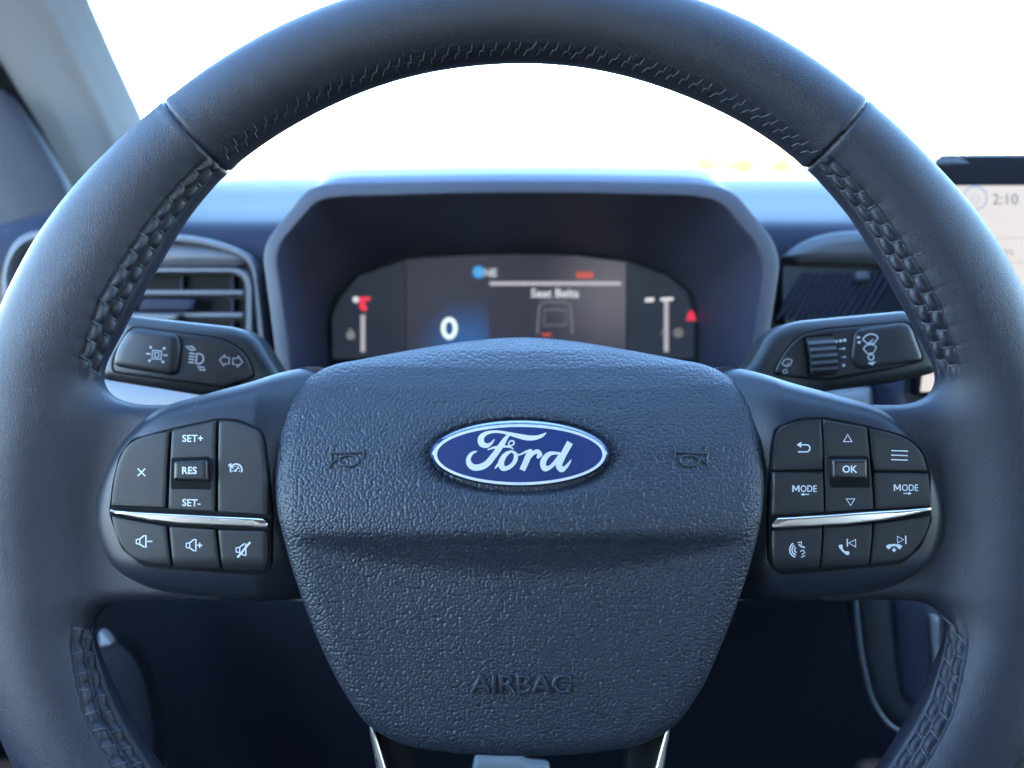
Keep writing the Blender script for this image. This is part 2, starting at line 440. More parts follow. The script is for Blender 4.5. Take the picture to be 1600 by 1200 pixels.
def surface_nets():
    st = 2.7; T = 26; zc = np.arange(-31, 33) * st
    vid_all = []; pos_all = []; quads = []
    nxs = int(910 / (st * T)) + 1
    OFF = 4000
    def key(i, j, k): return ((i + OFF) * 9000 + (j + OFF)) * 200 + k
    for ti in range(-nxs, nxs):
        for tj in range(-nxs, nxs):
            i = np.arange(ti*T, ti*T + T + 2); j = np.arange(tj*T, tj*T + T + 2)
            xs, ys = i * st, j * st
            cxm, cym = xs.mean(), ys.mean(); rm = math.hypot(cxm, cym)
            sp = abs(cym - 22) < 240 and 330 < abs(cxm) < 800
            if not (620 < rm < 935 or sp): continue
            X, Y, Z = np.meshgrid(xs, ys, zc, indexing='ij')
            f = field(X, Y, Z)
            neg = f < 0
            if neg.all() or not neg.any(): continue
            c = [neg[a:neg.shape[0]-1+a, b:neg.shape[1]-1+b, d:neg.shape[2]-1+d] for a in (0,1) for b in (0,1) for d in (0,1)]
            cnt = sum(q.astype(np.int8) for q in c)
            act = (cnt > 0) & (cnt < 8)
            I, J, K = np.nonzero(act)
            acc = np.zeros((len(I), 3)); m = np.zeros(len(I))
            for (a0, a1) in ((( 0,0,0),(1,0,0)),((0,1,0),(1,1,0)),((0,0,1),(1,0,1)),((0,1,1),(1,1,1)),
                             ((0,0,0),(0,1,0)),((1,0,0),(1,1,0)),((0,0,1),(0,1,1)),((1,0,1),(1,1,1)),
                             ((0,0,0),(0,0,1)),((1,0,0),(1,0,1)),((0,1,0),(0,1,1)),((1,1,0),(1,1,1))):
                f0 = f[I+a0[0], J+a0[1], K+a0[2]]; f1 = f[I+a1[0], J+a1[1], K+a1[2]]
                cr = (f0 < 0) != (f1 < 0); t = np.where(cr, f0 / np.where(cr, f0 - f1, 1), 0)
                q = np.array(a0)[None] + t[:, None] * (np.array(a1) - np.array(a0))[None]
                acc += np.where(cr[:, None], q, 0); m += cr
            acc /= m[:, None]
            pos = np.stack([(i[0] + I + acc[:, 0]) * st, (j[0] + J + acc[:, 1]) * st, zc[0] + (K + acc[:, 2]) * st], 1)
            vid_all.append(key(i[0] + I, j[0] + J, K)); pos_all.append(pos)
            # faces: each sign-changing edge, owned by this tile
            for ax in range(3):
                n0 = neg[:-1, :-1, :-1]
                n1 = (neg[1:, :-1, :-1], neg[:-1, 1:, :-1], neg[:-1, :-1, 1:])[ax]
                cr = n0 != n1
                b = cr.copy()
                if ax != 0: b[0] = False
                if ax != 1: b[:, 0] = False
                if ax != 2: b[:, :, 0] = False
                # ownership: cells 1..T in the two cross axes, 0..T-1 along the edge -> use 1..T everywhere
                own = np.zeros_like(b); own[1:T+1, 1:T+1, :] = True
                if ax == 0: own[:] = False; own[1:T+1, 1:T+1, :] = True
                b &= own
                EI, EJ, EK = np.nonzero(b)
                if not len(EI): continue
                gi, gj = i[0] + EI, j[0] + EJ
                if ax == 0: q = [key(gi, gj-1, EK-1), key(gi, gj, EK-1), key(gi, gj, EK), key(gi, gj-1, EK)]
                if ax == 1: q = [key(gi-1, gj, EK-1), key(gi-1, gj, EK), key(gi, gj, EK), key(gi, gj, EK-1)]
                if ax == 2: q = [key(gi-1, gj-1, EK), key(gi, gj-1, EK), key(gi, gj, EK), key(gi-1, gj, EK)]
                q = np.stack(q, 1)
                fl = n0[EI, EJ, EK]
                q[~fl] = q[~fl][:, ::-1]
                quads.append(q)
    vid = np.concatenate(vid_all); pos = np.concatenate(pos_all)
    vid, ix = np.unique(vid, return_index=True); pos = pos[ix]
    Q = np.concatenate(quads)
    idx = np.searchsorted(vid, Q); idx = np.clip(idx, 0, len(vid) - 1)
    ok = (vid[idx] == Q).all(1)
    idx = idx[ok]
    for _ in range(2):      # pull onto the exact surface
        e = 0.8
        f0 = field(*pos.T)
        g = np.stack([field(pos[:,0]+e, pos[:,1], pos[:,2]) - f0, field(pos[:,0], pos[:,1]+e, pos[:,2]) - f0, field(pos[:,0], pos[:,1], pos[:,2]+e) - f0], 1) / e
        stp = np.clip(f0 / np.maximum((g*g).sum(1), 0.2), -2, 2)
        pos = pos - stp[:, None] * g * 0.8
    return pos, idx

def wheel_to_frame(p):
    return np.stack([p[:, 0] + CX - 800, p[:, 1] + 600 - CY, p[:, 2] - F], 1)

pos, quad = surface_nets()
cen = pos[quad].mean(1); thq = np.degrees(np.arctan2(cen[:, 1], cen[:, 0]))
def in_range(a, lo, hi): return ((a - lo) % 360) < (hi - lo)
wraps = []
for lo, hi in ((50.5, 130.2), (130.2, 232.0), (-52.0, 50.5), (232.0, 308.0)):
    m = in_range(thq, lo, hi); q = quad[m]
    u, inv = np.unique(q, return_inverse=True)
    o = build('leather_wrap', wheel_to_frame(pos[u]), inv.reshape(q.shape), M_leather, wheel, sharp=0, recalc=False)
    wraps.append(o)

def surf_pt(thd, phid, lift=1.0):
    """point of the leather surface met by the ray from the tube's centre line at angle phi (0 front, 90 inwards)"""
    thd = np.asarray(thd, float); phid = np.asarray(phid, float) * np.ones_like(thd)
    Rc, a = rim_par(thd); c, s_ = np.cos(np.radians(phid)), np.sin(np.radians(phid))
    lo = np.full_like(thd, 25.0); hi = np.full_like(thd, 190.0)
    def pt(t):
        r = Rc - t * s_
        return r * np.cos(np.radians(thd)), r * np.sin(np.radians(thd)), t * c
    for _ in range(22):
        mid = (lo + hi) / 2; f = field(*pt(mid)); ins = f < 0
        lo = np.where(ins, mid, lo); hi = np.where(ins, hi, mid)
    return np.stack(pt((lo + hi) / 2 + lift), 1)

def stitches(lo, hi, pitch, parent, gap, rad=1.5, span=(-18, 18)):
    """zigzag lacing across the inner seam between two rim angles"""
    g = Geo(); dt = math.degrees(pitch / 700.0)
    th = np.arange(math.ceil(lo / dt), math.floor(hi / dt)) * dt
    k = math.degrees(1 / 76.0)
    for t in th:
        if gap(t): continue
        j = random.uniform(-0.16, 0.16) * dt
        for (t0, u0, t1, u1) in ((t + j - dt*0.12, span[0], t + dt*0.12, 0), (t + dt*0.12, 0, t + dt*0.40, 0), (t + dt*0.40, 0, t + dt*0.62 - j, span[1])):
            tt = np.linspace(t0, t1, 5); uu = np.linspace(u0, u1, 5)
            p = surf_pt(tt, phi0(tt) + uu * k, lift=0.6)
            V, Fc = tube_geo(wheel_to_frame(p), rad * np.array([0.75, 1, 1.1, 1, 0.75]), 6); g.add(V, Fc)
    o = g.done('stitching', M_thread, parent, recalc=False); o['kind'] = 'stuff'
    return o
stitches(50.9, 129.8, 18, wraps[0], lambda t: False, 1.0, (-15, 15))
stitches(130.8, 231, 30, wraps[1], lambda t: 161.0 < t < 193.5)
stitches(-51, 50, 30, wraps[2], lambda t: -13.5 < t < 19.0)

# ---- spoke covers (satin plastic) with the thumb switches
SPOKE = [(530,660),(515,610),(494,577),(468,571),(440,577),(380,597),(310,617),(240,641),(202,673),(168,716),(147,765),(140,808),(148,850),(170,888),(215,922),(290,946),(400,953),(530,952)]
def mirror(pts): return [(1624 - x[0], *x[1:]) for x in pts]
def spoke_h(x, y, d):
    h = 44.0 - 26 * np.exp(-d / 9.0)
    h = h - 42 * np.clip((690 - y) / 120, 0, 2) ** 2 - 46 * np.clip((y - 868) / 85, 0, 2) ** 2
    h = h - 62 * np.clip((410 - np.abs(x - 812)) / 110, 0, 1) ** 1.3
    h = h - 14 * np.clip((np.abs(x - 812) - 560) / 110, 0, 1) ** 2
    return h
def spoke_flat(x, y): return spoke_h(np.asarray(x, float), np.asarray(y, float), np.full(np.shape(x), 60.0))
sp1 = spline(SPOKE, 8); sp2 = spline(mirror(SPOKE), 8)
dome('spoke_cover', sp1, spoke_h, -40, M_spoke, wheel, href=25, rings=40, step=4, center=(340, 770))
dome('spoke_cover', sp2, spoke_h, -40, M_spoke, wheel, href=25, rings=40, step=4, center=(1284, 770))

BH = 52.0     # top of the buttons
def bevel_button(left, b=3.4, wd=3.2, slope=None):
    def f(x, y, d):
        h = BH + bev(0, b, wd)(x, y, d)
        e = np.abs(x - 812)
        # the block's outer and inner flanks are chamfered
        if slope: h = h - slope[0] * np.clip((slope[1] - e) * slope[2] / 12.0, 0, 1.3)
        return h + np.clip((700 - y) / 60, 0, 1) * -4 - np.clip((y - 868) / 30, 0, 1) ** 2 * 9
    return f
def button(outline, r=2.5, name='button', slope=None, b=3.4, wd=3.2):
    o = rpoly(outline, r)
    return dome(name, o, bevel_button(True, b, wd, slope), 30, M_button, wheel, href=BH, rings=9, step=3, power=1.5)
BED1 = [(170,800),(176,752),(186,712),(206,685),(263,670),(340,653),(370,655),(408,672),(414,690),(424,800),(423,885),(412,899),(390,900),(225,886),(190,858),(174,815)]
BED2 = [(1454,800),(1455,740),(1447,712),(1433,693),(1414,680),(1357,665),(1290,651),(1250,653),(1212,668),(1206,700),(1201,800),(1202,880),(1215,897),(1235,899),(1408,882),(1440,855),(1457,812)]
for BED in (BED1, BED2):
    dome('switch_bed', rpoly(BED, 8), lambda x, y, d: np.minimum(46.0, 50.0 - 9*np.clip((y-868)/30, 0, 1)**2 - 4*np.clip((700-y)/60,0,1)), 30, M_gap, wheel, href=46, rings=6, step=5)

IH = BH + 0.5
def ih(x, y): return IH - np.clip((700 - y) / 60, 0, 1) * 4 - np.clip((y - 868) / 30, 0, 1) ** 2 * 9
# left block
flL = (9.0, 398, 1.0)       # inner flank (towards the airbag), in distance from the hub
b = button([(264,672.5,2),(258.5,794,2),(172,791,3),(175,760,20),(182,725,20),(192,702,20),(207,687,20),(232,678,14)], 3)
Ink(221, 738).line([(-6,-6),(6,6)], 2).line([(6,-6),(-6,6)], 2).done('icon', M_print, b, ih)
b = button([(267,671.5,2),(336.5,657,2),(335.5,800,2),(262,796,2)], name='rocker', b=2.5)
Ink(301, 685).text('SET+', 15.5, bold=0.25, xs=1.0).done('lettering', M_print, b, ih)
Ink(299, 785.5, 2).text('SET-', 15.5, bold=0.25).done('lettering', M_print, b, ih)
def toggle(pts, cx, cy, word, well):
    dome('toggle_well', rpoly(well, 2), lambda x, y, d: BH + 0.4 + 0*x, BH - 6, M_gap, wheel, href=BH, rings=3, step=4)
    t = dome('toggle', rpoly(pts, 3), bev(BH + 16, 5, 5), BH - 10, M_gloss2, wheel, href=BH + 12, rings=9, step=2.5, power=1.4)
    Ink(cx, cy).text(word, 15.5, bold=0.35).done('lettering', M_print, t, BH + 16.5)
M_gloss2 = mat('toggle_plastic', (0.010, 0.0105, 0.013), 0.32)
toggle([(272,720),(325,718.5),(326,752),(271,751)], 296, 735, 'RES', [(268,715),(328,713),(330,765),(267,764)])
b = button([(340,656,2),(362,657,12),(388,665.5,14),(405,675,10),(410.5,690,10),(419,750,20),(421,806,2),(339.5,801,2)], 4, slope=flL, b=3.5)
ic = Ink(369, 734)
ic.arc((0,0), 9, -225+20, 45-20, 2.4, 24)
for a in range(-200, 30, 45):
    ca, sa = math.cos(R(a)), math.sin(R(a)); ic.line([(6.6*ca, 6.6*sa), (4.6*ca, 4.6*sa)], 1.4)
ic.line([(-1,1),(4,-4)], 2).disc((-1,1.5), 2).line([(-12,-8),(-4,-4)], 2).poly([(-9,-11),(-4,-4),(-12,-5)])
ic.done('icon', M_print, b, ih)
def spk(cx, cy, extra):
    i = Ink(cx, cy).line([(-12,-3),(-7,-3.6),(0,-9),(3,-9.5),(3,9.5),(0,8.5),(-7,4),(-12,3.5)], 2, closed=True)
    i.line([(-6.5,-3),(-6.5,3)], 1.6)
    if extra == '-': i.line([(5,0),(13,0)], 2)
    if extra == '+': i.line([(5,0),(13,0)], 2).line([(9,-4),(9,4)], 2)
    if extra == 'x': i.line([(-10,12),(10,-12)], 3)
    return i
b = button([(173,805,2),(200,811,30),(260,821.5,2),(267,889,3),(225,882,14),(202,870,16),(188,852,16),(178,832,16)], 3)
spk(225, 846, '-').done('icon', M_print, b, ih)
b = button([(263,822,2),(336.5,826.5,2),(344,894,3),(269.5,889.3,3)], 2)
spk(303, 852, '+').done('icon', M_print, b, ih)
b = button([(339.5,827,2),(421,829,2),(419.5,884,10),(410,896,10),(394,897.5,8),(346.5,894.3,3)], 4, slope=flL)
spk(381, 859, 'x').done('icon', M_print, b, ih)
def trim(pts):
    dome('chrome_strip', rpoly(pts, 2.2), bev(BH + 5, 3.5, 4), 36, M_chrome, wheel, href=BH + 4, rings=8, step=3, power=1.3)
trim([(170,796.5),(200,799.5),(300,804.5),(380,808.5),(408,810),(417.5,818),(415.5,826),(340,822.5),(275,819.5),(230,814),(195,807),(171,800.5)])
# right block
b = button([(1285,655,2),(1287.5,734.5,2),(1207,735.5,2),(1210,700,16),(1214,676,10),(1222,666.5,10),(1250,657.5,16)], 4, slope=flL)
ic = Ink(1256, 700).line([(-6,-5),(4,-5)], 2).arc((4,0.5), 5.5, -90, 90, 2, 14).line([(4,6),(-9,6)], 2).poly([(-11,-5),(-4,-10),(-4,-0.5)])
ic.done('icon', M_print, b, ih)
b = button([(1207,737.5,2),(1287.5,736.8,2),(1288.5,800.5,2),(1204,805.5,2)], 2, slope=flL)
Ink(1258, 763.5).text('ODE', 14.5, at=(5.4, 0), bold=0.15, xs=0.86).line([(-19,5.1),(-19,-5.1)], 2).line([(-18.6,-5),(-14.4,2.6)], 1.8).line([(-14.4,2.6),(-10.2,-5)], 1.8).line([(-9.8,5.1),(-9.8,-5.1)], 2).done('lettering', M_print, b, ih)
Ink(1258, 772.5).line([(6,0),(-3,0)], 1.6).poly([(-7,0),(-2,-2.6),(-2,2.6)]).done('icon', M_print, b, ih)
b = button([(1287.5,655.5,2),(1356,668,2),(1366.5,795,2),(1291,800,2)], name='rocker', b=2.5)
Ink(1324.5, 684.5).line([(0,-5.5),(6.5,5.5),(-6.5,5.5)], 2.2, closed=True).done('icon', M_print, b, ih)
Ink(1329, 784.5).line([(0,5.5),(6.5,-5),(-6.5,-5)], 2.2, closed=True).done('icon', M_print, b, ih)
toggle([(1299,717),(1354,717),(1355,749),(1300,748)], 1328, 733, 'OK', [(1295,712),(1357,712),(1360,762),(1297,762)])
b = button([(1359,669.5,2),(1387,675,18),(1415,684,18),(1432,696,18),(1444,712,18),(1450.5,737,2),(1365,736.3,2)], 4)
Ink(1405.5, 711.5, 2).line([(-13,-7),(13,-7)], 1.7).line([(-13,0),(13,0)], 1.7).line([(-13,7),(13,7)], 1.7).done('icon', M_print, b, ih)
b = button([(1365.5,738.3,2),(1451,739.3,2),(1456,772,16),(1456.5,790.5,2),(1369.5,795,2)], 3)
Ink(1416.5, 762).text('ODE', 14.5, at=(5.4, 0), bold=0.15, xs=0.86).line([(-19,5.1),(-19,-5.1)], 2).line([(-18.6,-5),(-14.4,2.6)], 1.8).line([(-14.4,2.6),(-10.2,-5)], 1.8).line([(-9.8,5.1),(-9.8,-5.1)], 2).done('lettering', M_print, b, ih)
Ink(1417.5, 771).line([(-6,0),(3,0)], 1.6).poly([(7,0),(2,-2.6),(2,2.6)]).done('icon', M_print, b, ih)
trim([(1206,822),(1216,809.5),(1290,804.5),(1367,799),(1420,796),(1456.5,793),(1455.5,798),(1420,807),(1380,814),(1325,820.5),(1260,824),(1210,826.5)])
b = button([(1205,828,2),(1286,823,2),(1282,890.5,3),(1226,896,12),(1210,888,12),(1205,862,20)], 4, slope=flL)
ic = Ink(1246, 859, -8)
for k, rr in enumerate((4.5, 8.5, 12)): ic.arc((0, 0), rr, 115, 245, 2, 12)
ic.line([(2,-11),(8,-11),(7,-7)], 1.8).line([(3,-8),(7,-4),(12,-2)], 2.2).line([(4,3),(9,2),(11,6),(6,8),(10,11),(4,12)], 1.8)
ic.done('icon', M_print, b, ih)
def handset(i, c, ang, s=1.0):
    a = R(ang); pts = []
    for t in np.linspace(-1, 1, 15):
        x = 9.5*t; y = -3.8*(1 - t*t); pts.append((x, y))
    pts = np.array(pts) * s; ca, sa = math.cos(a), math.sin(a)
    rot = lambda q: np.stack([q[:,0]*ca - q[:,1]*sa + c[0], q[:,0]*sa + q[:,1]*ca + c[1]], 1)
    wd = (3.0 + 2.6 * (np.abs(np.linspace(-1, 1, 15)) > 0.55)) * s
    i.put(*ribbon2d(rot(pts), wd)); return i
b = button([(1288.5,823,2),(1364.5,818.5,2),(1359,885,3),(1284.3,890.6,3)], 2)
ic = handset(Ink(1325, 853), (-5, 5), 225); ic.line([(-1,-11),(-1,1)], 2).line([(12,-10),(1,-4.5),(12,1.5)], 2, closed=True).done('icon', M_print, b, ih)
b = button([(1367.5,818,2),(1455,805,2),(1453.5,820,14),(1442,845,16),(1425,867,16),(1405,879,16),(1361,884.8,3)], 4)
ic = handset(Ink(1401, 850), (-4, 6), 0, 1.15); ic.line([(-4,6),(-4,9)], 3).poly([(-8,8.5),(0,8.5),(-4,13)])
ic.line([(1,-12),(11,-7),(1.5,-1.5)], 2, closed=True).line([(14,-13),(14.5,0)], 2).done('icon', M_print, b, ih)

# ---- airbag cover
AIR = [(815,520),(730,526),(640,541),(550,559),(505,569),(468,589),(446,614),(433,665),(433,720),(440,790),(455,850),(476,920),(505,1000),(540,1075),(580,1133),(625,1160),(690,1174),(760,1180),(815,1181),
       (870,1180),(940,1174),(1005,1160),(1050,1133),(1090,1075),(1122,1000),(1150,920),(1171,850),(1184,790),(1191,720),(1190,665),(1178,614),(1156,589),(1119,569),(1074,559),(985,541),(900,526)]
airo = spline(AIR, 14)
_py = np.array([500, 526, 545, 575, 610, 650, 700, 760, 800, 818, 1300.])
_ph = np.array([-92, -70, -40, -8, 18, 40, 62, 81, 90, 92, 92.])
def air_shape(x, y):
    x = np.asarray(x, float); y = np.asarray(y, float)
    e = (x - 812) / 360.0
    yy = y - 18 * e * e * 0
    h = np.interp(y - (-12 * e * e), _py, _ph)
    h = h - 18 * e * e                                   # crown across
    amp = 32 * np.clip(1 - (np.abs(x - 812) / 350) ** 3.0, 0, 1)
    wid = 22 + 56 * np.clip(1 - (np.abs(x - 812) / 345) ** 2, 0, 1)
    t = np.clip((y - 819) / wid, 0, 1); t = t * t * (3 - 2 * t)
    h = h - amp * (0.18 * np.clip((y - 815) / 26, 0, 1) ** 1.4 + 0.82 * t)
    h = h - 14 * np.clip((y - 900) / 280, 0, 1) ** 2
    q = np.hypot((x - 812) / 139.0, (y - 710) / 54.0)
    h = h - 9 * (1 - np.clip((q - 0.96) / 0.14, 0, 1)) ** 1.5 - 3.0 * np.exp(-((q - 1.05) / 0.16) ** 2)
    return h
def air_h(x, y, d):
    t = np.clip(1 - d / 42.0, 0, 1)
    return air_shape(x, y) - 24 * (1 - np.sqrt(np.maximum(0, 1 - t ** 2.2)))
dome('airbag_cover', airo, air_h, -150, M_airbag, wheel, href=25, rings=210, step=4.0, center=(812, 815), power=1.15, sharp=60)

def on_air(pts2):     # photo pixel -> keep registered with the cover, which is laid out at reference height 25
    return pts2
def air_print(ink_list, name, m, lift, raise_=2.2):
    """raised moulding: top sheet and side walls following the cover"""
    V = []; Fc = []; n = 0
    for v, f in ink_list:
        k = (F - 25) / F
        h = air_shape(v[:, 0], v[:, 1])
        top = np.stack([(v[:,0]-800)*k, (600-v[:,1])*k, -(F - h - raise_)], 1)
        bot = top.copy(); bot[:, 2] -= raise_ + 4
        V += [top, bot]; m_ = len(v)
        from collections import Counter
        ed = Counter()
        for q in f:
            Fc.append([i + n for i in q])
            for a, b_ in zip(q, list(q[1:]) + [q[0]]): ed[(min(a,b_), max(a,b_))] += 1
        for (a, b_), c in ed.items():
            if c == 1: Fc.append([a+n, b_+n, b_+n+m_, a+n+m_])
        n += 2 * m_
    return build(name, np.vstack(V), Fc, m, wheel, sharp=30)
kk = 1.0
def airpix(px, py, h=75):   # where to lay something so that it shows at photo pixel px, py
    s_ = (F - h) / (F - 25); return 800 + (px - 800) * s_, 600 + (py - 600) * s_
tx, ty = airpix(813, 1064, 44)
def raised_text(t, size, cx, cy, xs, bevel, lift, name, m):
    cu = bpy.data.curves.new('t', 'FONT'); cu.body = t; cu.size = size; cu.align_x = 'CENTER'; cu.align_y = 'CENTER'
    cu.extrude = 2.0; cu.bevel_depth = bevel; cu.bevel_resolution = 2; cu.offset = -bevel * 0.55; cu.resolution_u = 4
    ob = bpy.data.objects.new('t', cu); COL.objects.link(ob)
    me = bpy.data.meshes.new_from_object(ob.evaluated_get(bpy.context.evaluated_depsgraph_get()))
    V = np.array([v.co[:] for v in me.vertices]); Fc = [list(p.vertices) for p in me.polygons]
    bpy.data.objects.remove(ob); bpy.data.curves.remove(cu); bpy.data.meshes.remove(me)
    mid_ = (V.min(0) + V.max(0)) / 2
    x = (V[:, 0] - mid_[0]) * xs + cx; y = -(V[:, 1] - mid_[1]) + cy; z = V[:, 2] - V[:, 2].max() + lift
    k = (F - 25) / F; h = air_shape(x, y) + z
    build(name, np.stack([(x-800)*k, (600-y)*k, -(F-h)], 1), Fc, m, wheel, sharp=60)
raised_text('AIRBAG', 41, tx, ty, 1.08, 2.2, 4.0, 'airbag_lettering', M_emboss)
def horn(px, sgn):
    c = airpix(px, 715, 62)
    g = Geo(); an = np.radians(np.linspace(0, 360, 30))
    lines = [np.stack([3 + 15*np.cos(an), 5 + 8*np.sin(an)], 1), spline([(-27,-5),(-10,-6),(10,-7),(24,-8)], 5, closed=False), [(25,-12),(25,-6),(25,1)],
             spline([(-27,17),(-24,10),(-16,4)], 5, closed=False), [(-25,-17),(-24,-14),(-22,-11)], [(-27,-5),(-24,2),(-24,8)]]
    for l in lines:
        l = np.array(l, float); x = l[:, 0] * sgn + c[0]; y = l[:, 1] + c[1]; k = (F - 25) / F
        V, Fc = tube_geo(np.stack([(x-800)*k, (600-y)*k, -(F - air_shape(x, y) - 0.8)], 1), 1.9, 8); g.add(V, Fc)
    g.done('horn_symbol', M_emboss_dark, wheel)
M_emboss_dark = mat('horn_symbol_skin', (0.012, 0.013, 0.017), 0.35)
horn(542, 1); horn(1080, -1)

# ---- oval badge
BD = airpix(812, 710, 78)
def ell(a, b_, n=96, c=BD):
    t = np.linspace(0, 2*np.pi, n, endpoint=False)
    return np.stack([c[0] + a*np.cos(t), c[1] + b_*np.sin(t)], 1)
BHT = 82.0
def badge_h(x, y, d):
    q = np.clip(((x - BD[0]) / 137.0)**2 + ((y - BD[1]) / 50.5)**2, 0, 1)
    return BHT - 11 * np.clip(1 - d / 9, 0, 1) ** 2.2 - 2.5 * q
badge = dome('badge', ell(136, 50.5), badge_h, 50, M_badge_edge, wheel, href=25, rings=26, step=4, center=BD)
def ring_strip(a0, b0, a1, b1, name, m, lift):
    o_, i_ = ell(a0, b0), ell(a1, b1); n = len(o_)
    pts = np.vstack([o_, i_]); d = np.full(len(pts), 20.0)
    k = (F - 25) / F; h = badge_h(pts[:,0], pts[:,1], d) + lift
    V = np.stack([(pts[:,0]-800)*k, (600-pts[:,1])*k, -(F-h)], 1)
    return build(name, V, [[i,(i+1)%n,n+(i+1)%n,n+i] for i in range(n)], m, badge, sharp=60)
ring_strip(128.5, 45.5, 123.5, 41.3, 'badge_ring', M_silver, 0.9)
bf = dome('badge_field', ell(124, 41.8), lambda x, y, d: badge_h(x, y, d * 0 + 20) + 0.5, 70, M_blue, badge, href=25, rings=12, step=4, center=BD)
SCRIPT = [
 [(628,318,8),(606,345,18),(572,360,34),(540,345,44),(535,310,42),(560,280,30),(610,264,20),(670,264,18),(730,276,22),(800,293,32),(870,306,36),(930,302,28),(968,287,20),(990,272,8)],
 [(735,282,14),(712,305,26),(690,338,36),(655,390,40),(618,440,42),(575,488,44),(525,512,44),(478,510,44),(450,480,38),(452,440,28),(475,412,20),(505,400,8)],
 [(585,388,8),(625,374,15),(670,368,17),(715,366,15),(745,372,12),(762,384,7)],
 [(728,356,8),(732,338,10),(748,326,11),(764,330,11),(767,344,11),(754,357,10),(740,360,9),(728,356,8)],
 [(752,398,14),(715,416,28),(688,450,38),(676,490,42),(690,518,38),(722,516,30),(756,492,28),(778,455,30),(778,420,26),(752,398,14)],
 [(636,517,10),(650,500,16),(668,478,20)],
 [(778,420,16),(800,424,12),(832,412,12),(858,398,14)],
 [(880,400,34),(866,435,42),(846,485,42),(824,532,40)],
 [(848,478,18),(876,440,24),(905,410,28),(932,402,32),(948,420,34),(936,440,22)],
 [(1062,412,18),(1020,416,30),(985,446,40),(970,490,42),(985,522,38),(1020,510,28),(1060,470,26),(1092,425,26)],
 [(1062,412,18),(1085,416,20),(1100,424,22)],
 [(1160,338,46),(1130,392,44),(1100,450,44),(1082,500,46),(1100,528,38),(1132,508,24),(1152,484,16),(1166,462,8)],
]
I = Ink(0, 0)
for st_ in SCRIPT:
    q = spline(st_, 6, closed=False); xy = q[:, :2] / 4.706 + np.array([640, 620])
    xy = np.stack([(xy[:,0] - 811.5) + BD[0], (xy[:,1] - 710) + BD[1]], 1)
    wd = np.maximum(q[:, 2], 4) / 4.706
    I.put(*ribbon2d(xy, wd))
    for e in (0, -1):
        if wd[e] < 8: I.disc(xy[e], wd[e] / 2)
V = []; Fc = []; n = 0
for s_i, (v, f) in enumerate(I.g):
    h = badge_h(v[:,0], v[:,1], np.full(len(v), 20.0)) + 1.3 + 0.02 * s_i; k = (F - 25) / F
    V.append(np.stack([(v[:,0]-800)*k, (600-v[:,1])*k, -(F-h)], 1)); Fc += [[i+n for i in q] for q in f]; n += len(v)
build('badge_script', np.vstack(V), Fc, M_silver, badge, smooth=False)

# ---- lower spoke with its two bright strips, hub shell behind
LOW = [(545,1050),(578,1130),(606,1330),(630,1500),(700,1500),(655,1330),(640,1160),(640,1050)]
for pts in (LOW, mirror(LOW)):
    dome('lower_spoke', rpoly(pts, 10), lambda x, y, d: 4 - 10*np.exp(-d/12), -45, M_gap, wheel, href=0, rings=10, step=10)
for pts in ([(574,1125),(584,1132),(607,1210),(625,1330),(612,1330),(590,1215)], [(1050,1125),(1040,1132),(1020,1210),(1003,1330),(1016,1330),(1036,1215)]):
    dome('chrome_strip', rpoly(pts, 2), bev(20, 6, 6), -5, M_chrome, wheel, href=15, rings=6, step=5)
dome('hub_shell', rpoly([(500,640),(1124,640),(1154,940),(1040,1130),(584,1130),(470,940)], 60), lambda x, y, d: -20 + 0*x, -150, M_dark, wheel, href=-20, rings=4, step=12)

# ==================================================================== stalks
def stalk(name, label, body, face, pad, D, tilt):
    t = thing(name, P(800, 620, D + 60), label, 'control stalk')
    dome('lever_body', rpoly(body, 12), bev(0, 20, 22), -70, M_stalk, t, D=D, href=-8, rings=14, step=4, power=1.4)
    dome('face_gap', rpoly(face, 10), lambda x, y, d: 0.8 + 0*x, -8, M_gap, t, D=D, href=0, rings=3, step=5)
    cf = np.array([q[:2] for q in face], float); c = cf.mean(0)
    f2 = [(*(c + (np.array(q[:2]) - c) * (1 - 3.2 / max(30, np.linalg.norm(np.array(q[:2]) - c)))), *q[2:]) for q in face]
    dome('face_plate', rpoly(f2, 10), bev(4, 3, 4), -8, M_button, t, D=D, href=2, rings=9, step=4)
    p = None
    if pad: p = dome('end_button', rpoly(pad, 9), bev(13, 9, 12), -5, M_button, t, D=D, href=8, rings=12, step=3)
    return t, p
DS = 1510.0
tl, pl = stalk('turn_signal_stalk', 'black stalk with lamp and arrow symbols, below the air vent',
    [(192,492,8),(368,511,22),(400,526,30),(440,590,10),(520,640,4),(500,680,4),(335,622,10),(152,592,12),(158,560,10)],
    [(204,508,12),(352,528,22),(388,552,22),(400,590,8),(352,607,6),(172,582,12),(176,555,8)],
    [(203,512,14),(278,522,12),(282,545,8),(275,588,12),(176,572,12),(182,545,10)], DS, 0)
Ink(245, 554, 5).line([(-7,-6),(7,-6),(7,7),(-7,7)], 1.8, closed=True).line([(-3,-3),(3,-3),(3,4),(-3,4)], 1.6, closed=True) \
  .line([(-17,0),(-10,0)], 2).line([(10,0),(17,0)], 2).line([(-12,-12),(-9,-9)], 3).line([(12,-12),(9,-9)], 3).line([(-12,12),(-9,9)], 3).line([(12,12),(9,9)], 3).done('icon', M_printdim, pl, 13.6, DS)
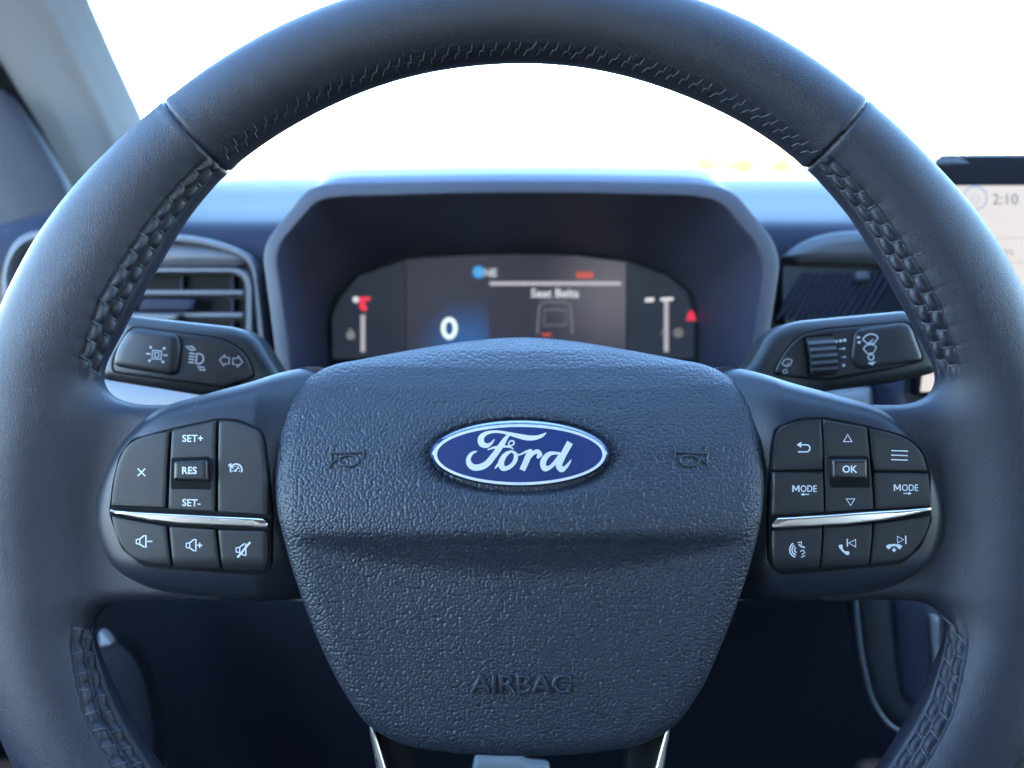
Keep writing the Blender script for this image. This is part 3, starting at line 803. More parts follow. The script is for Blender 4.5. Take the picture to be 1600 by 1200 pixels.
Ink(306, 560, 6).arc((4,0), 8, -90, 90, 2, 14).line([(4,-8),(1,-8),(1,8),(4,8)], 2).line([(-2,-7),(-11,-7)], 1.8).line([(-2,-2.3),(-11,-2.3)], 1.8).line([(-2,2.3),(-11,2.3)], 1.8).line([(-2,7),(-11,7)], 1.8) \
  .line([(-18,-17),(-8,-12),(-2,-13),(-8,-18)], 2, closed=True).line([(4,12),(8,17),(17,17),(14,13)], 2, closed=True).done('icon', M_printdim, tl, 4.6, DS)
Ink(361, 564, 5).line([(-3,-5),(-10,-5),(-10,-9),(-18,0),(-10,9),(-10,5),(-3,5)], 1.8, closed=True).line([(3,-5),(10,-5),(10,-9),(18,0),(10,9),(10,5),(3,5)], 1.8, closed=True).done('icon', M_printdim, tl, 4.6, DS)
tr, _ = stalk('wiper_stalk', 'black stalk with ribbed thumb roller and wiper symbols, beside the glowing touchscreen edge',
    [(1420,485,10),(1440,496,10),(1470,560,14),(1468,582,12),(1400,598,10),(1290,612,10),(1110,660,4),(1090,620,4),(1172,572,10),(1200,520,26),(1240,502,20)],
    [(1414,502,12),(1424,506,8),(1446,565,12),(1380,580,8),(1290,596,8),(1206,586,10),(1216,560,20),(1245,522,24),(1290,512,14)], None, DS, 0)
dome('end_pad', rpoly([(1336,514,12),(1412,504,12),(1424,510,8),(1444,564,12),(1340,578,12),(1330,560,6)], 8), bev(8, 5, 10), -5, M_button, tr, D=DS, href=6, rings=10, step=3)
dome('roller_well', rpoly([(1254,526),(1301,520),(1308,585),(1262,590)], 3), lambda x, y, d: 5.2 + 0*x, -8, M_gap, tr, D=DS, href=5, rings=3, step=5)
# ribbed roller: an arched wheel with ridges
g = Geo(); n = 60
A = np.linspace(-1, 1, n)
for xa, xb in ((0, 1),):
    rowsL = []
    for i, a in enumerate(A):
        yl = 557 + 28*a
        hh = 6 + 12 * math.sqrt(max(0, 1 - (a*0.95)**2)) + 1.8 * math.sin(a * 17.0)
        sx = 1257.5 + (yl - 529) * 0.13
        for x, dh in ((sx, -6), (sx, 0), (sx + 41, 0), (sx + 41, -6)):
            rowsL.append(((x - 800) * DS / F, (600 - yl + 3*(x - sx)/41) * DS / F, -(DS - hh - dh)))
    g.add(rowsL, [[4*i+j, 4*i+j+1, 4*(i+1)+j+1, 4*(i+1)+j] for i in range(n-1) for j in range(3)])
g.done('roller', M_stalk_roller if 'M_stalk_roller' in globals() else mat('roller_plastic', (0.03, 0.031, 0.035), 0.4), tr, sharp=50)
Ink(1360, 528, -8).arc((0,8), 14, -150, -30, 1.8, 10).line([(-12,1),(-5,9),(5,9),(12,1)], 1.8).line([(-6,9),(4,3)], 1.5).poly([(-22,-2),(-15,-2),(-18.5,-6)]).poly([(-22,3),(-15,3),(-18.5,7)]).done('icon', M_printdim, tr, 8.8, DS)
Ink(1359, 543, -8).arc((0,7), 12, -150, -30, 1.6, 10).line([(-10,1),(-5,9),(5,9),(10,1)], 1.6).done('icon', M_printdim, tr, 8.8, DS)
Ink(1361, 558, -8).arc((0,0), 4.5, 0, 360, 1.8, 14).poly([(-7,8),(7,8),(0,13)]).done('icon', M_printdim, tr, 8.8, DS)
Ink(1314, 540, -8).disc((-6,-7.5), 2.6).disc((0.5,-7.5), 2.6).disc((7,-7.5), 2.6).poly([(-6,5),(6,3.5),(6,7)]).poly([(-4,18),(5,17),(5,20)]).disc((0,31), 2.4).done('icon', M_printdim, tr, 4.8, DS)
Ink(1230, 566, -20).arc((0,4), 9, -160, -20, 1.6, 10).line([(-8,0),(-3,6),(3,6),(8,0)], 1.6).line([(-3,6),(2,1)], 1.4).line([(-11,10),(-5,10),(-5,15),(-11,15)], 1.5, closed=True).done('icon', M_printdim, tr, 4.6, DS)

# ==================================================================== instrument cluster under its hood
cl = thing('instrument_cluster', P(815, 560, 2150), 'dark driver display lit under a deep black hood, behind the wheel hub', 'instrument display')
def ring(pts, d, n=120): return PP(resample(spline(pts, 8), n), d)
H_OUT = [(440,700),(432,560,40),(409,385,30),(484,291,46),(530,286,40),(820,281,200),(1095,286,40),(1146,297,40),(1222,392,40),(1196,560,40),(1180,700)]
H_IN  = [(462,700),(456,560,40),(431,390,30),(496,315,40),(535,309,40),(820,302,200),(1085,308,40),(1126,318,40),(1196,402,40),(1172,560,40),(1158,700)]
H_TOP = [(450,700),(440,560,40),(420,382,30),(514,267,40),(548,262,40),(820,257,200),(1075,261,40),(1110,267,50),(1206,392,40),(1184,560,40),(1170,700)]
SCR   = [(512,700),(512,560),(512,500),(520,462),(545,436),(585,415),(640,402),(720,395),(810,393),(900,395),(965,402),(1020,416),(1060,437),(1084,462),(1092,500),(1093,560),(1093,700)]
def rr(pts, d, n=200):
    q = rpoly([(p[0], p[1], p[2] if len(p) > 2 else 0) for p in pts], 0, 8) if len(pts[1]) > 2 else spline(pts, 8, closed=False)
    return PP(resample(q, n, closed=False), d)
loft('hood_shell', [rr(H_TOP, 2130) + np.array([0, -50, -500]), rr(H_TOP, 2130), (rr(H_TOP, 1900) * 0.35 + rr(H_OUT, 1860) * 0.65) , rr(H_OUT, 1850)], M_hood, cl, closed=False, sharp=50)
loft('hood_lip', [rr(H_OUT, 1850), rr(H_OUT, 1843) * 0.85 + rr(H_IN, 1843) * 0.15, rr(H_OUT, 1843) * 0.15 + rr(H_IN, 1843) * 0.85, rr(H_IN, 1850)], M_hoodlip if 'M_hoodlip' in globals() else mat('hood_lip_plastic', (0.032, 0.031, 0.042), 0.6), cl, closed=False, sharp=60)
mid = rr(H_IN, 2050) * 0.55 + rr(SCR, 2050) * 0.45
loft('hood_lining', [rr(H_IN, 1850), mid, rr(SCR, 2250), rr(SCR, 2275)], M_hood, cl, closed=False, sharp=50)
M_screen = mat('screen_glass', (0.012, 0.013, 0.016), 0.25, coat=0.3)
dome('display_glass', np.vstack([resample(spline(SCR, 6, closed=False), 120, closed=False)]), lambda x, y, d: 0*x, -20, M_screen, cl, D=2262, href=0, rings=6, step=8)
DD = 2262
scr = [o for o in cl.children if o.name.startswith('display_glass')][0]
def lamp(ink, name, col, st, h=1.5): return ink.done(name, glow(name + '_glow', col, st), scr, h, DD)
E = 0.9 * KE
def radial_glow(name, c0, c1, at, rad):
    m = glow(name, (0, 0, 0), KE); N = m.node_tree.nodes; L = m.node_tree.links
    tc = N.new('ShaderNodeTexCoord'); vm = N.new('ShaderNodeVectorMath'); vm.operation = 'DISTANCE'; vm.inputs[1].default_value = at
    rp = N.new('ShaderNodeValToRGB'); rp.color_ramp.interpolation = 'EASE'
    rp.color_ramp.elements[0].color = (*c1, 1); rp.color_ramp.elements[1].color = (*c0, 1)
    mr = N.new('ShaderNodeMapRange'); mr.inputs[1].default_value = 0; mr.inputs[2].default_value = rad
    L.new(tc.outputs['Object'], vm.inputs[0]); L.new(vm.outputs['Value'], mr.inputs[0]); L.new(mr.outputs[0], rp.inputs[0])
    L.new(rp.outputs[0], N['Principled BSDF'].inputs['Emission Color']); return m
Ink(0,0).poly([(530,470),(560,432),(632,408),(632,560),(520,560),(520,495)]).done('gauge_panel', glow('gauge_panel_glow', (0.03, 0.04, 0.065), 0.75*KE), scr, 0.6, DD)
Ink(0,0).poly([(980,410),(1040,430),(1072,456),(1084,495),(1084,560),(980,560)]).done('gauge_panel', glow('gauge_panel_glow', (0.03, 0.04, 0.065), 0.75*KE), scr, 0.6, DD)
Ink(0,0).poly([(634,406),(720,400),(810,398),(900,400),(978,410),(978,560),(634,560)]).done('centre_panel', radial_glow('centre_panel_glow', (0.034, 0.034, 0.055), (0.14, 0.138, 0.165), (0.062, 0.0, 0.01), 0.055), scr, 0.6, DD)  # paler right side is reflected glare put into the emission
Ink(0,0).poly([(700,470),(764,470),(764,560),(640,560),(640,530)]).done('speed_glow', radial_glow('speed_glow_light', (0.034, 0.036, 0.06), (0.03, 0.12, 0.36), (0.010, -0.006, -0.010), 0.034), scr, 1.0, DD)
lamp(Ink(702,513).arc((0,0), 9.5, 0, 360, 6.5, 26, ry=14), 'speed_digit', (0.74, 0.94, 0.86), E*1.5)
lamp(Ink(748,425).disc((0,0), 10), 'compass_dot', (0.04, 0.36, 0.8), E*1.0)
lamp(Ink(748,425).arc((0,0), 4, 0, 360, 2, 14), 'compass_ring', (0.2, 0.6, 1), E*1.0, 2.0)
lamp(Ink(766,426).text('NE', 17, bold=0.4), 'compass_letters', (0.8, 0.85, 0.95), E*0.9)
lamp(Ink(914,429).line([(-11,-4),(-11,4)],4).line([(-4,-4),(-4,4)],4).line([(3,-4),(3,4)],4).line([(10,-4),(10,4)],4).line([(-12,4),(12,4)],2), 'red_readout', (1, 0.12, 0.06), E*1.0)
lamp(Ink(867,443).line([(-102,0),(103,0)], 6), 'divider_bar', (0.7, 0.68, 0.74), E*0.8)
lamp(Ink(867,458).text('Seat Belts', 19, bold=0.3), 'warning_lettering', (0.8, 0.85, 0.92), E*1.1)
lamp(Ink(867,498).line([(-27,24),(-25,-18),(-18,-26),(18,-26),(25,-18),(27,24)], 4).line([(-17,-14),(17,-14),(17,10),(-17,10)], 3, closed=True), 'car_outline', (0.3, 0.31, 0.37), E*0.55)
lamp(Ink(855,523).line([(-8,0),(6,0)], 4), 'belt_mark', (0.8, 0.08, 0.06), E*1.0, 2.0)
lamp(Ink(567,520).line([(0,-28),(0,30)], 7), 'temperature_bar', (0.66, 0.64, 0.70), E*0.8)
lamp(Ink(568,473).line([(-6,-6),(10,-6)], 6).line([(-2,-6),(-2,6),(4,11)], 9), 'temperature_mark', (1, 0.05, 0.10), E*1.1)
lamp(Ink(556,468).disc((0,0), 5), 'temperature_letter', (0.6, 0.6, 0.65), E*1.5)
lamp(Ink(548,521).disc((0,3), 7).line([(0,-8),(0,3)], 4), 'thermometer_icon', (0.5, 0.5, 0.55), E*0.5)
lamp(Ink(1041,505).line([(0,-38),(0,45)], 7), 'fuel_bar', (0.66, 0.64, 0.70), E*0.8)
lamp(Ink(1030,468).line([(-22,1),(-8,0)], 6).line([(2,0),(22,-1)], 5), 'fuel_letter', (0.65, 0.62, 0.66), E*1.5)
lamp(Ink(1080,493).poly([(-8,8),(-4,-5),(0,-9),(4,-5),(8,8)]), 'red_lamp', (1, 0.04, 0.10), E*1.0)
lamp(Ink(1060,520).disc((0,0), 8).disc((-24,0), 4), 'fuel_icon', (0.55, 0.53, 0.52), E*0.35)

# ==================================================================== dashboard
db = thing('dashboard', P(800, 700, 2300), 'dark blue-black dashboard running behind the wheel below the windscreen', 'dashboard')
def sweep(profile, xs, name, m, xf=None, closed=False):
    """profile of (py, depth); swept across photo columns xs at the depth of each profile point"""
    rings = []
    for X in xs:
        r_ = []
        for (py, d) in profile:
            x_u = (X - 800) * 2200 / F                      # X: photo columns at depth 2200, made a real width
            dy, dz = (xf(X, py, d) if xf else (0, 0))
            r_.append((x_u, (600 - py) * d / F + dy, -(d + dz)))
        rings.append(np.array(r_))
    return loft(name, rings, m, db, closed=False, sharp=40)
xs = np.linspace(-250, 3000, 90) 
prof = [(279,4600),(280,4000),(284,3300),(292,2900),(300,2760),(304,2700),(312,2600),(328,2380),(341,2240),(348,2185),(358,2150),(372,2138),(392,2130),(420,2128)]
def bend(X, py, d):
    return (-max(0, (60 - X)) ** 1.5 * 0.03, 0)
sweep(prof[:8], xs, 'upper_panel', M_dash, bend)
xl = np.linspace(-250, 468, 50); xr = np.linspace(1152, 3000, 30)
for xx in (xl, xr): sweep(prof[7:], xx, 'front_roll', M_dash, bend)
# lower fascia, well behind the wheel: steps back under the vents, then falls to the knee panel
prof2 = [(416,2126),(424,2150),(520,2200),(600,2190),(640,2170),(700,2200),(900,2360),(1200,2700),(1800,3300)]
for xx in (xl, xr): sweep(prof2[:6], xx, 'fascia', M_dark, None)
sweep([(640,2420),(700,2440),(900,2500),(1200,2750),(1800,3300)], xs, 'knee_panel', M_knee, None)
# left air vent: a ring of trim, an inner frame, slats and a tab
def rrect(x0, y0, x1, y1, r): return rpoly([(x0,y0),(x1,y0),(x1,y1),(x0,y1)], r, 8)
def ring_plate(outer, inner, name, m, parent, D, h=14, base=-60, n=160):
    o_ = resample(outer, n); i_ = resample(inner, n)
    def z(p, hh, dd): return np.stack([(p[:,0]-800)*(dd)/F, (600-p[:,1])*(dd)/F, np.full(len(p), -(dd - hh))], 1)
    mid_ = (o_*0.75 + i_*0.25); mid2 = (o_*0.25 + i_*0.75)
    return loft(name, [z(o_, base, D), z(o_, h*0.5, D), z(mid_, h, D), z(mid2, h, D), z(i_, h*0.5, D), z(i_, base, D)], m, parent, sharp=50)
DV = 2085
vt = ring_plate(rpoly([(4,420,40),(30,366,60),(110,352,60),(330,372,60),(402,400,30),(420,560,30),(380,640,40),(20,640,40)],30,8),
                rpoly([(16,420,34),(40,380,50),(112,366,50),(326,384,60),(394,408,26),(408,560,24),(372,630,34),(30,630,34)],30,8), 'vent_surround', M_dash_light, db, DV)
dome('vent_backing', rpoly([(16,420,34),(40,380,50),(112,366,50),(326,384,60),(394,408,26),(408,560,24),(372,630,34),(30,630,34)],30,8), lambda x,y,d: -34+0*x, -60, M_dark, db, D=DV, href=0, rings=4, step=10)
dome('vent_side_insert', rpoly([(24,440,20),(42,392,30),(110,378,30),(150,384,10),(130,470,10),(110,600,10),(40,610,20)],20,6), lambda x,y,d: -20+8*np.clip(d/12,0,1), -50, M_beige, db, D=DV, href=0, rings=6, step=8)
dome('vent_brow', spline([(160,396),(240,381),(330,384),(380,393),(396,402),(382,412),(330,416),(240,417),(160,420)], 8), lambda x,y,d: -10+18*np.clip(d/14,0,1)**0.6, -60, M_dash_light, db, D=DV, href=0, rings=8, step=6)
vf = ring_plate(rrect(120,419,399,590,34), rrect(134,428,386,582,28), 'vent_frame', M_dash_light, db, DV - 4, h=18)
dome('vent_throat', rrect(134,428,386,582,28), lambda x,y,d: -30+0*x, -58, M_gap, db, D=DV, href=0, rings=3, step=12)
for yv, x0 in ((457,150),(492,150),(527,150),(560,150)):
    V = []; 
    pr = [(-3, 6), (3, 7), (10, -26), (4, -26)]
    for X in (x0 - 10, 381):
        for (dy, hh) in pr:
            V.append(((X-800)*DV/F, (600-yv-dy)*DV/F, -(DV - hh)))
    build('slat', V, [[0,1,2,3],[7,6,5,4],[0,4,5,1],[1,5,6,2],[2,6,7,3],[3,7,4,0]], M_dash_light, vf, smooth=False)
for xv in (200, 280, 360):
    V = []
    for (x_, y_, hh) in [(xv-2,430,-14),(xv+2,430,-14),(xv+2,580,-14),(xv-2,580,-14),(xv-2,430,-28),(xv+2,430,-28),(xv+2,580,-28),(xv-2,580,-28)]:
        V.append(((x_-800)*DV/F, (600-y_)*DV/F, -(DV-hh)))
    build('vane', V, [[0,1,2,3],[7,6,5,4],[0,4,5,1],[1,5,6,2],[2,6,7,3],[3,7,4,0]], M_dash, vf, smooth=False)
dome('vent_tab', rpoly([(224,467),(308,467),(302,486),(216,486)], 5), bev(26, 6, 6), 4, M_dash, db, D=DV, href=20, rings=6, step=5)
dome('vent_tab_lip', rpoly([(206,488),(282,490),(278,502),(200,500)], 4), bev(24, 6, 5), 4, M_dash_light, db, D=DV, href=20, rings=6, step=5)
# right of the hood: brow, ribbed insert, small bright cap
dome('trim_brow', spline([(1229,400),(1238,390),(1262,375),(1300,364),(1345,360),(1420,362),(1420,410),(1345,413),(1280,412),(1240,409)], 8), lambda x,y,d: -6+22*np.clip(d/16,0,1)**0.6, -60, M_dash_light2 if 'M_dash_light2' in globals() else mat('brow_plastic',(0.05,0.052,0.056),0.5), db, D=DV, href=0, rings=9, step=6)
ri = dome('ribbed_insert', rpoly([(1226,414),(1420,414),(1420,505),(1226,505)], 4), lambda x,y,d: -14+0*x, -60, M_dark, db, D=DV, href=0, rings=4, step=10)
for k in range(13):
    x0 = 1216 + k*11.5
    pth = []
    for t in np.linspace(0, 1, 5):
        pth.append(((x0 + 44*t - 800)*DV/F, (600 - (498 - 72*t))*DV/F, -(DV + 11)))
    V, Fc = tube_geo(pth, 5.2, 7); build('rib', V, Fc, M_dash, ri)
dome('trim_cap', rrect(1336,424,1358,440,5), bev(6, 6, 6), -20, M_dash_light, db, D=DV, href=0, rings=5, step=3)

# ==================================================================== column shroud, knee area
sc = thing('steering_column', P(800, 760, 1900), 'dark column shroud between the two stalks, behind the wheel hub', 'column cover')
dome('shroud', rpoly([(560,600),(1060,600),(1200,690),(1240,760),(1120,1000),(500,1000),(380,760),(420,690)], 60), lambda x,y,d: 0 - 40*np.exp(-d/30), -400, M_dark, sc, D=1660, href=0, rings=10, step=12)
lt = thing('knee_trim_strip', P(250, 615, 2000), 'light grey trim ledge under the left stalk, above the wheel spoke', 'trim')
dome('ledge', rpoly([(150,590),(345,612),(420,640),(420,690),(150,690)], 6), lambda x,y,d: 20 - 30*np.exp(-d/10), -60, mat('ledge_grey', (0.16,0.165,0.17),0.5), lt, D=2000, href=0, rings=8, step=6)
rt = thing('knee_trim_strip', P(1380, 615, 2000), 'grey trim block under the right stalk, above the wheel spoke', 'trim')
dome('block', rpoly([(1290,612),(1365,604),(1372,640),(1372,700),(1290,700)], 5), lambda x,y,d: 10 - 20*np.exp(-d/8), -60, mat('block_grey', (0.12,0.125,0.13),0.5), rt, D=2000, href=0, rings=8, step=6)
dome('pillar_block', rpoly([(1368,592),(1418,585),(1420,700),(1368,700)], 5), lambda x,y,d: 20 - 20*np.exp(-d/8), -60, M_dash, rt, D=1990, href=0, rings=8, step=6)
dome('kick_panel', rpoly([(120,985),(190,1005),(222,1050),(238,1130),(246,1330),(100,1330)], 30), lambda x, y, d: 10 - 14*np.exp(-d/12), -60, M_knee, db, D=2120, href=0, rings=8, step=8)
dome('bright_spot_plate', rpoly([(156,984),(166,992),(176,1006),(158,1010)], 3), bev(18, 4, 4), -10, M_pillar, db, D=2120, href=10, rings=5, step=2)  # made-up pale plate standing in for a small bright spot
cs = thing('centre_console', P(1400, 1000, 2100), 'dark centre console edge with a pale curved seam, below the right thumb switches', 'console')
dome('side_panel', spline([(1338,900),(1346,980),(1356,1050),(1372,1105),(1400,1136),(1450,1155),(1700,1165),(1700,880),(1420,880)], 8), lambda x,y,d: 10 - 16*np.exp(-d/10), -80, M_dark, cs, D=2060, href=0, rings=10, step=8)
V, Fc = tube_geo(PP(spline([(1334,905),(1340,980),(1351,1050),(1367,1102),(1394,1136),(1440,1152)], 8, closed=False), 2046), 6, 8)
build('seam_piping', V, Fc, mat('piping_grey', (0.05,0.052,0.06),0.4), cs)
dome('panel_face', rpoly([(1394,930),(1452,930),(1462,1010),(1440,1110),(1410,1090)], 20), lambda x,y,d: 22 - 6*np.exp(-d/6), 0, M_dash, cs, D=2060, href=15, rings=6, step=6)
dome('bright_edge', rpoly([(1450,958),(1466,962),(1466,1050),(1458,1048)], 3), bev(26, 4, 4), 0, mat('edge_grey',(0.10,0.10,0.105),0.5), cs, D=2060, href=20, rings=5, step=5)

# ==================================================================== touchscreen
ts = thing('touchscreen', P(1600, 600, 2000), 'lit cream touchscreen showing 2:10, at the right edge beyond the rim', 'touchscreen')
DT = 1960
dome('screen_housing', rpoly([(1464,240,16),(2150,236,16),(2150,622,10),(1434,620,8),(1440,520,40)], 10), bev(0, 8, 8), -40, M_gloss, ts, D=DT, href=0, rings=8, step=10)
panel = Ink(0,0).poly([(1470,290),(2120,288),(2120,612),(1438,612),(1446,545)]).done('display', glow('cream_display', (0.84, 0.77, 0.72), 0.95*KE), ts, 1.0, DT)
gm = lambda n_, c, s_: glow(n_, c, s_)
Ink(1524,309).arc((0,0), 18, 0, 360, 3, 34).done('home_ring', gm('ring_glow', (0.42,0.55,0.80), 0.9*KE), panel, 1.8, DT)
Ink(1524,311).line([(-8,0),(0,-8),(8,0)], 2).line([(-5,0),(-5,7),(5,7),(5,0)], 2).done('home_icon', gm('home_glow', (0.50,0.62,0.85), 0.85*KE), panel, 2.0, DT)
Ink(1571,311).text('2:10', 24, bold=0.1).done('clock_digits', mat('screen_ink', (0.05,0.05,0.055), 0.5, emit=(0.3,0.3,0.33), estr=0.35*KE), panel, 1.8, DT)
Ink(1552,392).text('Sources', 20).done('menu_lettering', mat('screen_ink_soft', (0.05,0.05,0.055), 0.5, emit=(0.4,0.38,0.38), estr=0.7*KE), panel, 1.8, DT)
for yy in (372, 410):
    Ink(1700,yy).line([(-220,0),(300,0)], 2).done('divider', gm('divider_glow', (0.7,0.62,0.58), 0.9*KE), panel, 1.6, DT)

# ==================================================================== windscreen pillar, door, glass
pi = thing('windscreen_pillar', P(170, 300, 3000), 'pale grey cloth covered windscreen pillar at the upper left', 'pillar')
rows = []
# right edge (glass side) and left edge (door side) from the dash up
RE = [(262,300,3300),(222,180,2950),(180,90,2700),(140,0,2450),(80,-160,2150),(-60,-420,1700)]
LE = [(118,312,3000),(62,205,2700),(0,105,2450),(-70,0,2250),(-190,-180,1950),(-400,-460,1500)]
for (a, b_) in zip(RE, LE):
    pa, pb = np.array(P(*a)), np.array(P(*b_)); n_ = np.array([0.55, -0.1, 0.83]); n_ /= np.linalg.norm(n_)
    wv = np.linalg.norm(pa - pb); r_ = []
    for t, k in ((0, -0.5), (0, 0.0), (0.06, 0.05), (0.22, 0.12), (0.4, 0.17), (0.52, 0.13), (0.62, 0.12), (0.8, 0.10), (0.95, 0.03), (1, 0.0), (1, -0.5)):
        r_.append(pa + (pb - pa) * t + n_ * k * wv * 0.8)
    rows.append(resample(np.array(r_), 60, closed=False))
loft('pillar_trim', rows, M_pillar, pi, closed=False, sharp=60)
dr = thing('side_door', P(-100, 500, 2400), 'dark door corner at the far left, below the pale pillar', 'car door')
rows2 = []
for a in LE:
    pb = np.array(P(*a)); r_ = []
    for (dx, dz) in ((8, -40), (8, 16), (-18, 40), (-60, 38), (-84, 10), (-90, -50)):
        r_.append(pb + np.array([dx, dx * 0.2, dz]))
    rows2.append(np.array(r_))
loft('door_seal', rows2, M_gap, dr, closed=False, sharp=60)
sail = [(112,330),(96,282),(50,205),(0,135),(-80,30),(-200,30),(-200,500),(60,500),(112,360)]
dome('mirror_corner', rpoly(sail, 14), lambda x, y, d: -10 + 40*np.clip(d/70, 0, 1)**0.5 , -60, mat('corner_plastic', (0.012,0.013,0.018), 0.6, spec=0.25), dr, D=2500, href=0, rings=14, step=8, center=(0, 330))

ws = thing('windscreen', P(800, 280, 4300), 'clear windscreen glass spanning the view above the dashboard', 'windscreen')
mg = bpy.data.materials.new('window_glass'); mg.use_nodes = True; n_ = mg.node_tree.nodes; n_.clear()
o_ = n_.new('ShaderNodeOutputMaterial'); mx = n_.new('ShaderNodeMixShader'); tr_ = n_.new('ShaderNodeBsdfTransparent'); gl = n_.new('ShaderNodeBsdfGlossy'); fr = n_.new('ShaderNodeMapRange'); lw = n_.new('ShaderNodeLayerWeight'); lw.inputs[0].default_value = 0.25
tr_.inputs[0].default_value = (0.90, 0.95, 0.93, 1); gl.inputs['Roughness'].default_value = 0.02; fr.inputs[3].default_value = 0.04; fr.inputs[4].default_value = 0.4
mg.node_tree.links.new(lw.outputs['Facing'], fr.inputs[0])
for a_, b_ in ((fr.outputs[0], mx.inputs[0]), (tr_.outputs[0], mx.inputs[1]), (gl.outputs[0], mx.inputs[2]), (mx.outputs[0], o_.inputs[0])): mg.node_tree.links.new(a_, b_)
wp = []
for i in range(17):
    X = -0.55 + 1.75 * i / 16; c_ = ((X - 0.32) / 0.9) ** 2
    wp.append([(X, 1.06 - 0.16*c_, CAMZ - 0.03), (X, 0.83 - 0.15*c_, CAMZ + 0.08), (X, 0.58 - 0.14*c_, CAMZ + 0.185), (X, 0.12 - 0.10*c_, CAMZ + 0.315)])
V = [p for r_ in wp for p in r_]
build('pane', V, [[4*i+j, 4*i+j+1, 4*i+5+j, 4*i+4+j] for i in range(16) for j in range(3)], mg, ws, world=True)

# ==================================================================== the rest of the cabin, out of frame: it shades and is mirrored
cab = world_thing('car_cabin', (0.32, -0.4, 0.35), 'shadowed cabin shell around the driver, with roof lining, doors and seats', 'car cabin')
def slab(name, V, m): build(name, *V, m, cab, world=True, smooth=False)
cz = CAMZ
slab('roof_lining', wbox(-0.48, 1.12, -1.75, 0.10, cz + 0.30, cz + 0.335), M_liner)
slab('door_panel', wbox(-0.52, -0.46, -1.75, 0.95, cz - 0.95, cz - 0.17), M_dark)
slab('door_panel', wbox(1.10, 1.16, -1.75, 0.95, cz - 0.95, cz - 0.17), M_dark)
slab('side_window_blank', wbox(-0.52, -0.46, -1.3, -0.36, cz - 0.169, cz + 0.298), M_liner)  # unseen, widened over the side windows so the chrome mirrors tan
slab('side_window_blank', wbox(1.10, 1.16, -1.3, -0.36, cz - 0.169, cz + 0.298), M_liner)
slab('rear_panel', wbox(-0.48, 1.12, -1.80, -1.752, cz - 0.95, cz + 0.298), M_seat)  # closed over the rear window to keep out light from behind
slab('floor_panel', wbox(-0.50, 1.14, -1.75, 1.3, cz - 0.99, cz - 0.952), M_dark)
slab('firewall', wbox(-0.50, 1.14, 1.10, 1.14, cz - 0.95, cz - 0.12), M_dark)
slab('rear_seat', wbox(-0.42, 1.06, -1.5, -1.2, cz - 0.6, cz - 0.12), M_seat)
slab('front_seat', wbox(-0.26, 0.26, -0.62, -0.42, cz - 0.6, cz + 0.02), M_seat)
slab('headrest', wbox(-0.15, 0.15, -0.60, -0.48, cz + 0.03, cz + 0.22), M_seat)  # unseen, added with the raised seat back to darken the wheel's front
slab('front_seat', wbox(0.42, 0.92, -0.62, -0.42, cz - 0.6, cz - 0.02), M_seat)
cv = thing('pale_stub', P(790, 1230, 1640), 'pale grey lever tip made up for a bright patch below the airbag cover at the bottom edge', 'stub')  # invented piece standing in for a bright patch of unknown origin
dome('stub_pad', rpoly([(742,1186),(812,1186),(822,1194),(858,1197),(868,1262),(728,1262)], 7), bev(0, 10, 14), -30, mat('stub_grey', (0.2,0.2,0.2), 0.45), cv, D=1640, href=-5, rings=8, step=4)
dome('stub_stem', rpoly([(760,1250),(840,1250),(830,1400),(770,1400)], 7), bev(-4, 10, 14), -30, M_dark, cv, D=1640, href=-5, rings=8, step=6)

# ==================================================================== outside
g_ = 1500.0
gr = build('ground', [(-g_, -g_, 0), (g_, -g_, 0), (g_, g_, 0), (-g_, g_, 0)], [[0,1,2,3]], M_ground, None, world=True, smooth=False); gr['kind'] = 'structure'
bo = world_thing('bonnet', (0.3, 1.6, 0.9), 'pale cream bonnet edge beyond the windscreen, left of the display hood', 'bonnet')
rows = []
for i in range(25):
    X = -0.62 + 1.9 * i / 24; e = (X - 0.33) / 0.95; r_ = []
    for (Y, Z) in ((1.14, -0.055), (1.3, -0.04), (1.6, -0.045), (1.85, -0.06), (2.0, -0.11), (2.05, -0.4)):
        r_.append((X, Y - 0.06*e*e, cz + Z + 0.022 - 0.075 * abs(e) ** 3.0))
    rows.append(r_)
V = [p for r_ in rows for p in r_]
build('bonnet_skin', V, [[6*i+j, 6*i+j+1, 6*i+7+j, 6*i+6+j] for i in range(24) for j in range(5)], M_bonnet, bo, world=True)
M_trunk = mat('bark', (0.10, 0.08, 0.06), 0.9)
M_leaf = mat('autumn_leaf', (0.36, 0.25, 0.05), 0.7)
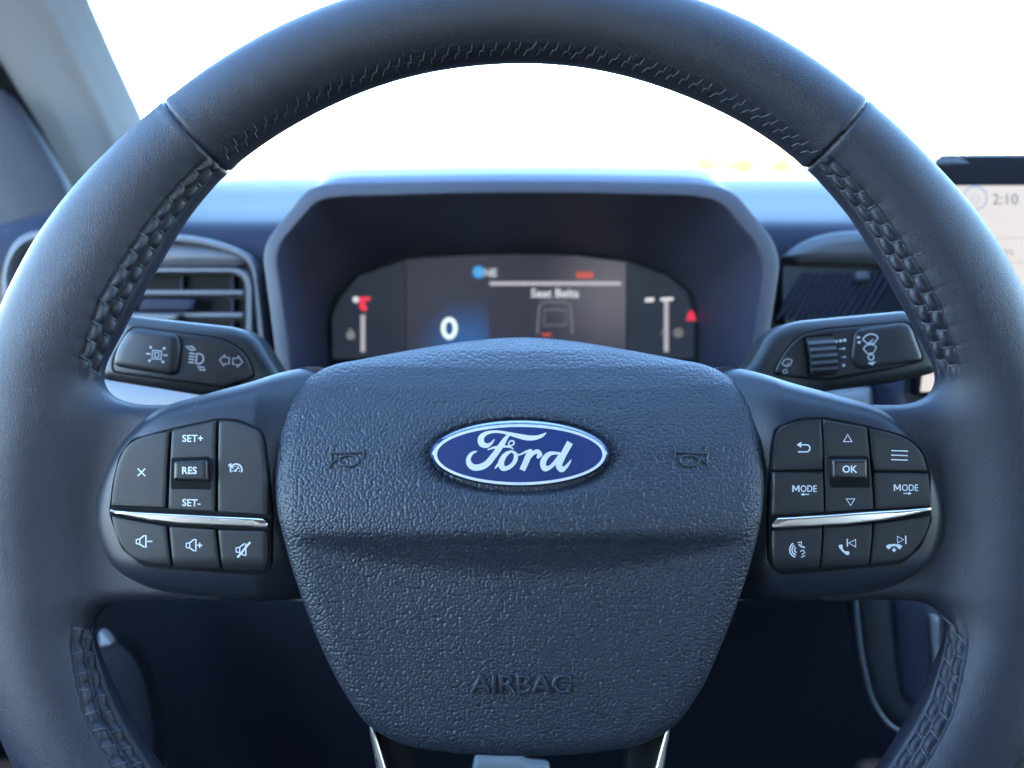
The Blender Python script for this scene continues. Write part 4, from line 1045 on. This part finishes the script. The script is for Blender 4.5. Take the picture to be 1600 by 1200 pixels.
def tree(x, y, hgt, wid, label):
    t = world_thing('autumn_tree', (x, y, 0), label, 'tree', 'yellow trees beyond the windscreen')
    V, Fc = tube_geo([(x, y, 0), (x + 0.05, y, hgt*0.3), (x - 0.03, y, hgt*0.6), (x, y, hgt*0.92)], [0.16, 0.12, 0.08, 0.03], 8)
    build('trunk', V, Fc, M_trunk, t, world=True)
    n = 3500; a = rng.uniform(0, 2*np.pi, n); u = rng.uniform(0, 1, n)
    cl_ = rng.normal(0, 1, (14, 3)) * np.array([wid*0.3, wid*0.3, hgt*0.2]); ci = rng.integers(0, 14, n)
    c = cl_[ci] + rng.normal(0, 1, (n, 3)) * wid * 0.14 + np.array([x, y, hgt*0.66])
    c[:, 2] = np.maximum(c[:, 2], hgt * 0.28)
    V = []; Fc = []
    for i in range(n):
        d1 = rng.normal(0, 1, 3); d1 /= np.linalg.norm(d1); d2 = np.cross(d1, rng.normal(0, 1, 3)); d2 /= np.linalg.norm(d2); s_ = rng.uniform(0.09, 0.17)
        b0 = len(V); V += [c[i] - d1*s_, c[i] + d2*s_*0.6, c[i] + d1*s_, c[i] - d2*s_*0.6]; Fc.append([b0, b0+1, b0+2, b0+3])
    build('crown', np.array(V), Fc, M_leaf, t, world=True, smooth=False, recalc=False)
def far(px, dist): return (px - 800) / F * dist
tree(far(1090, 70), 70, 2.3, 1.6, 'yellow autumn tree just right of the display hood, tallest of three')
tree(far(1145, 72), 72, 2.0, 1.9, 'yellow autumn tree in the middle of three, beyond the windscreen')
tree(far(1205, 80), 80, 1.7, 1.7, 'low yellow autumn tree nearest the wheel rim, rightmost of three')
lp = world_thing('lamp_post', (far(528, 60), 60, 0), 'thin grey lamp post far off, left of the display hood', 'lamp post')
V, Fc = tube_geo([(far(528,60), 60, 0), (far(528,60), 60, 2.2)], 0.04, 8); build('post', V, Fc, M_dark, lp, world=True)
V, Fc = wbox(far(520,60), far(536,60), 59.8, 60.2, 2.0, 2.4); build('lamp_head', V, Fc, M_trunk, lp, world=True)
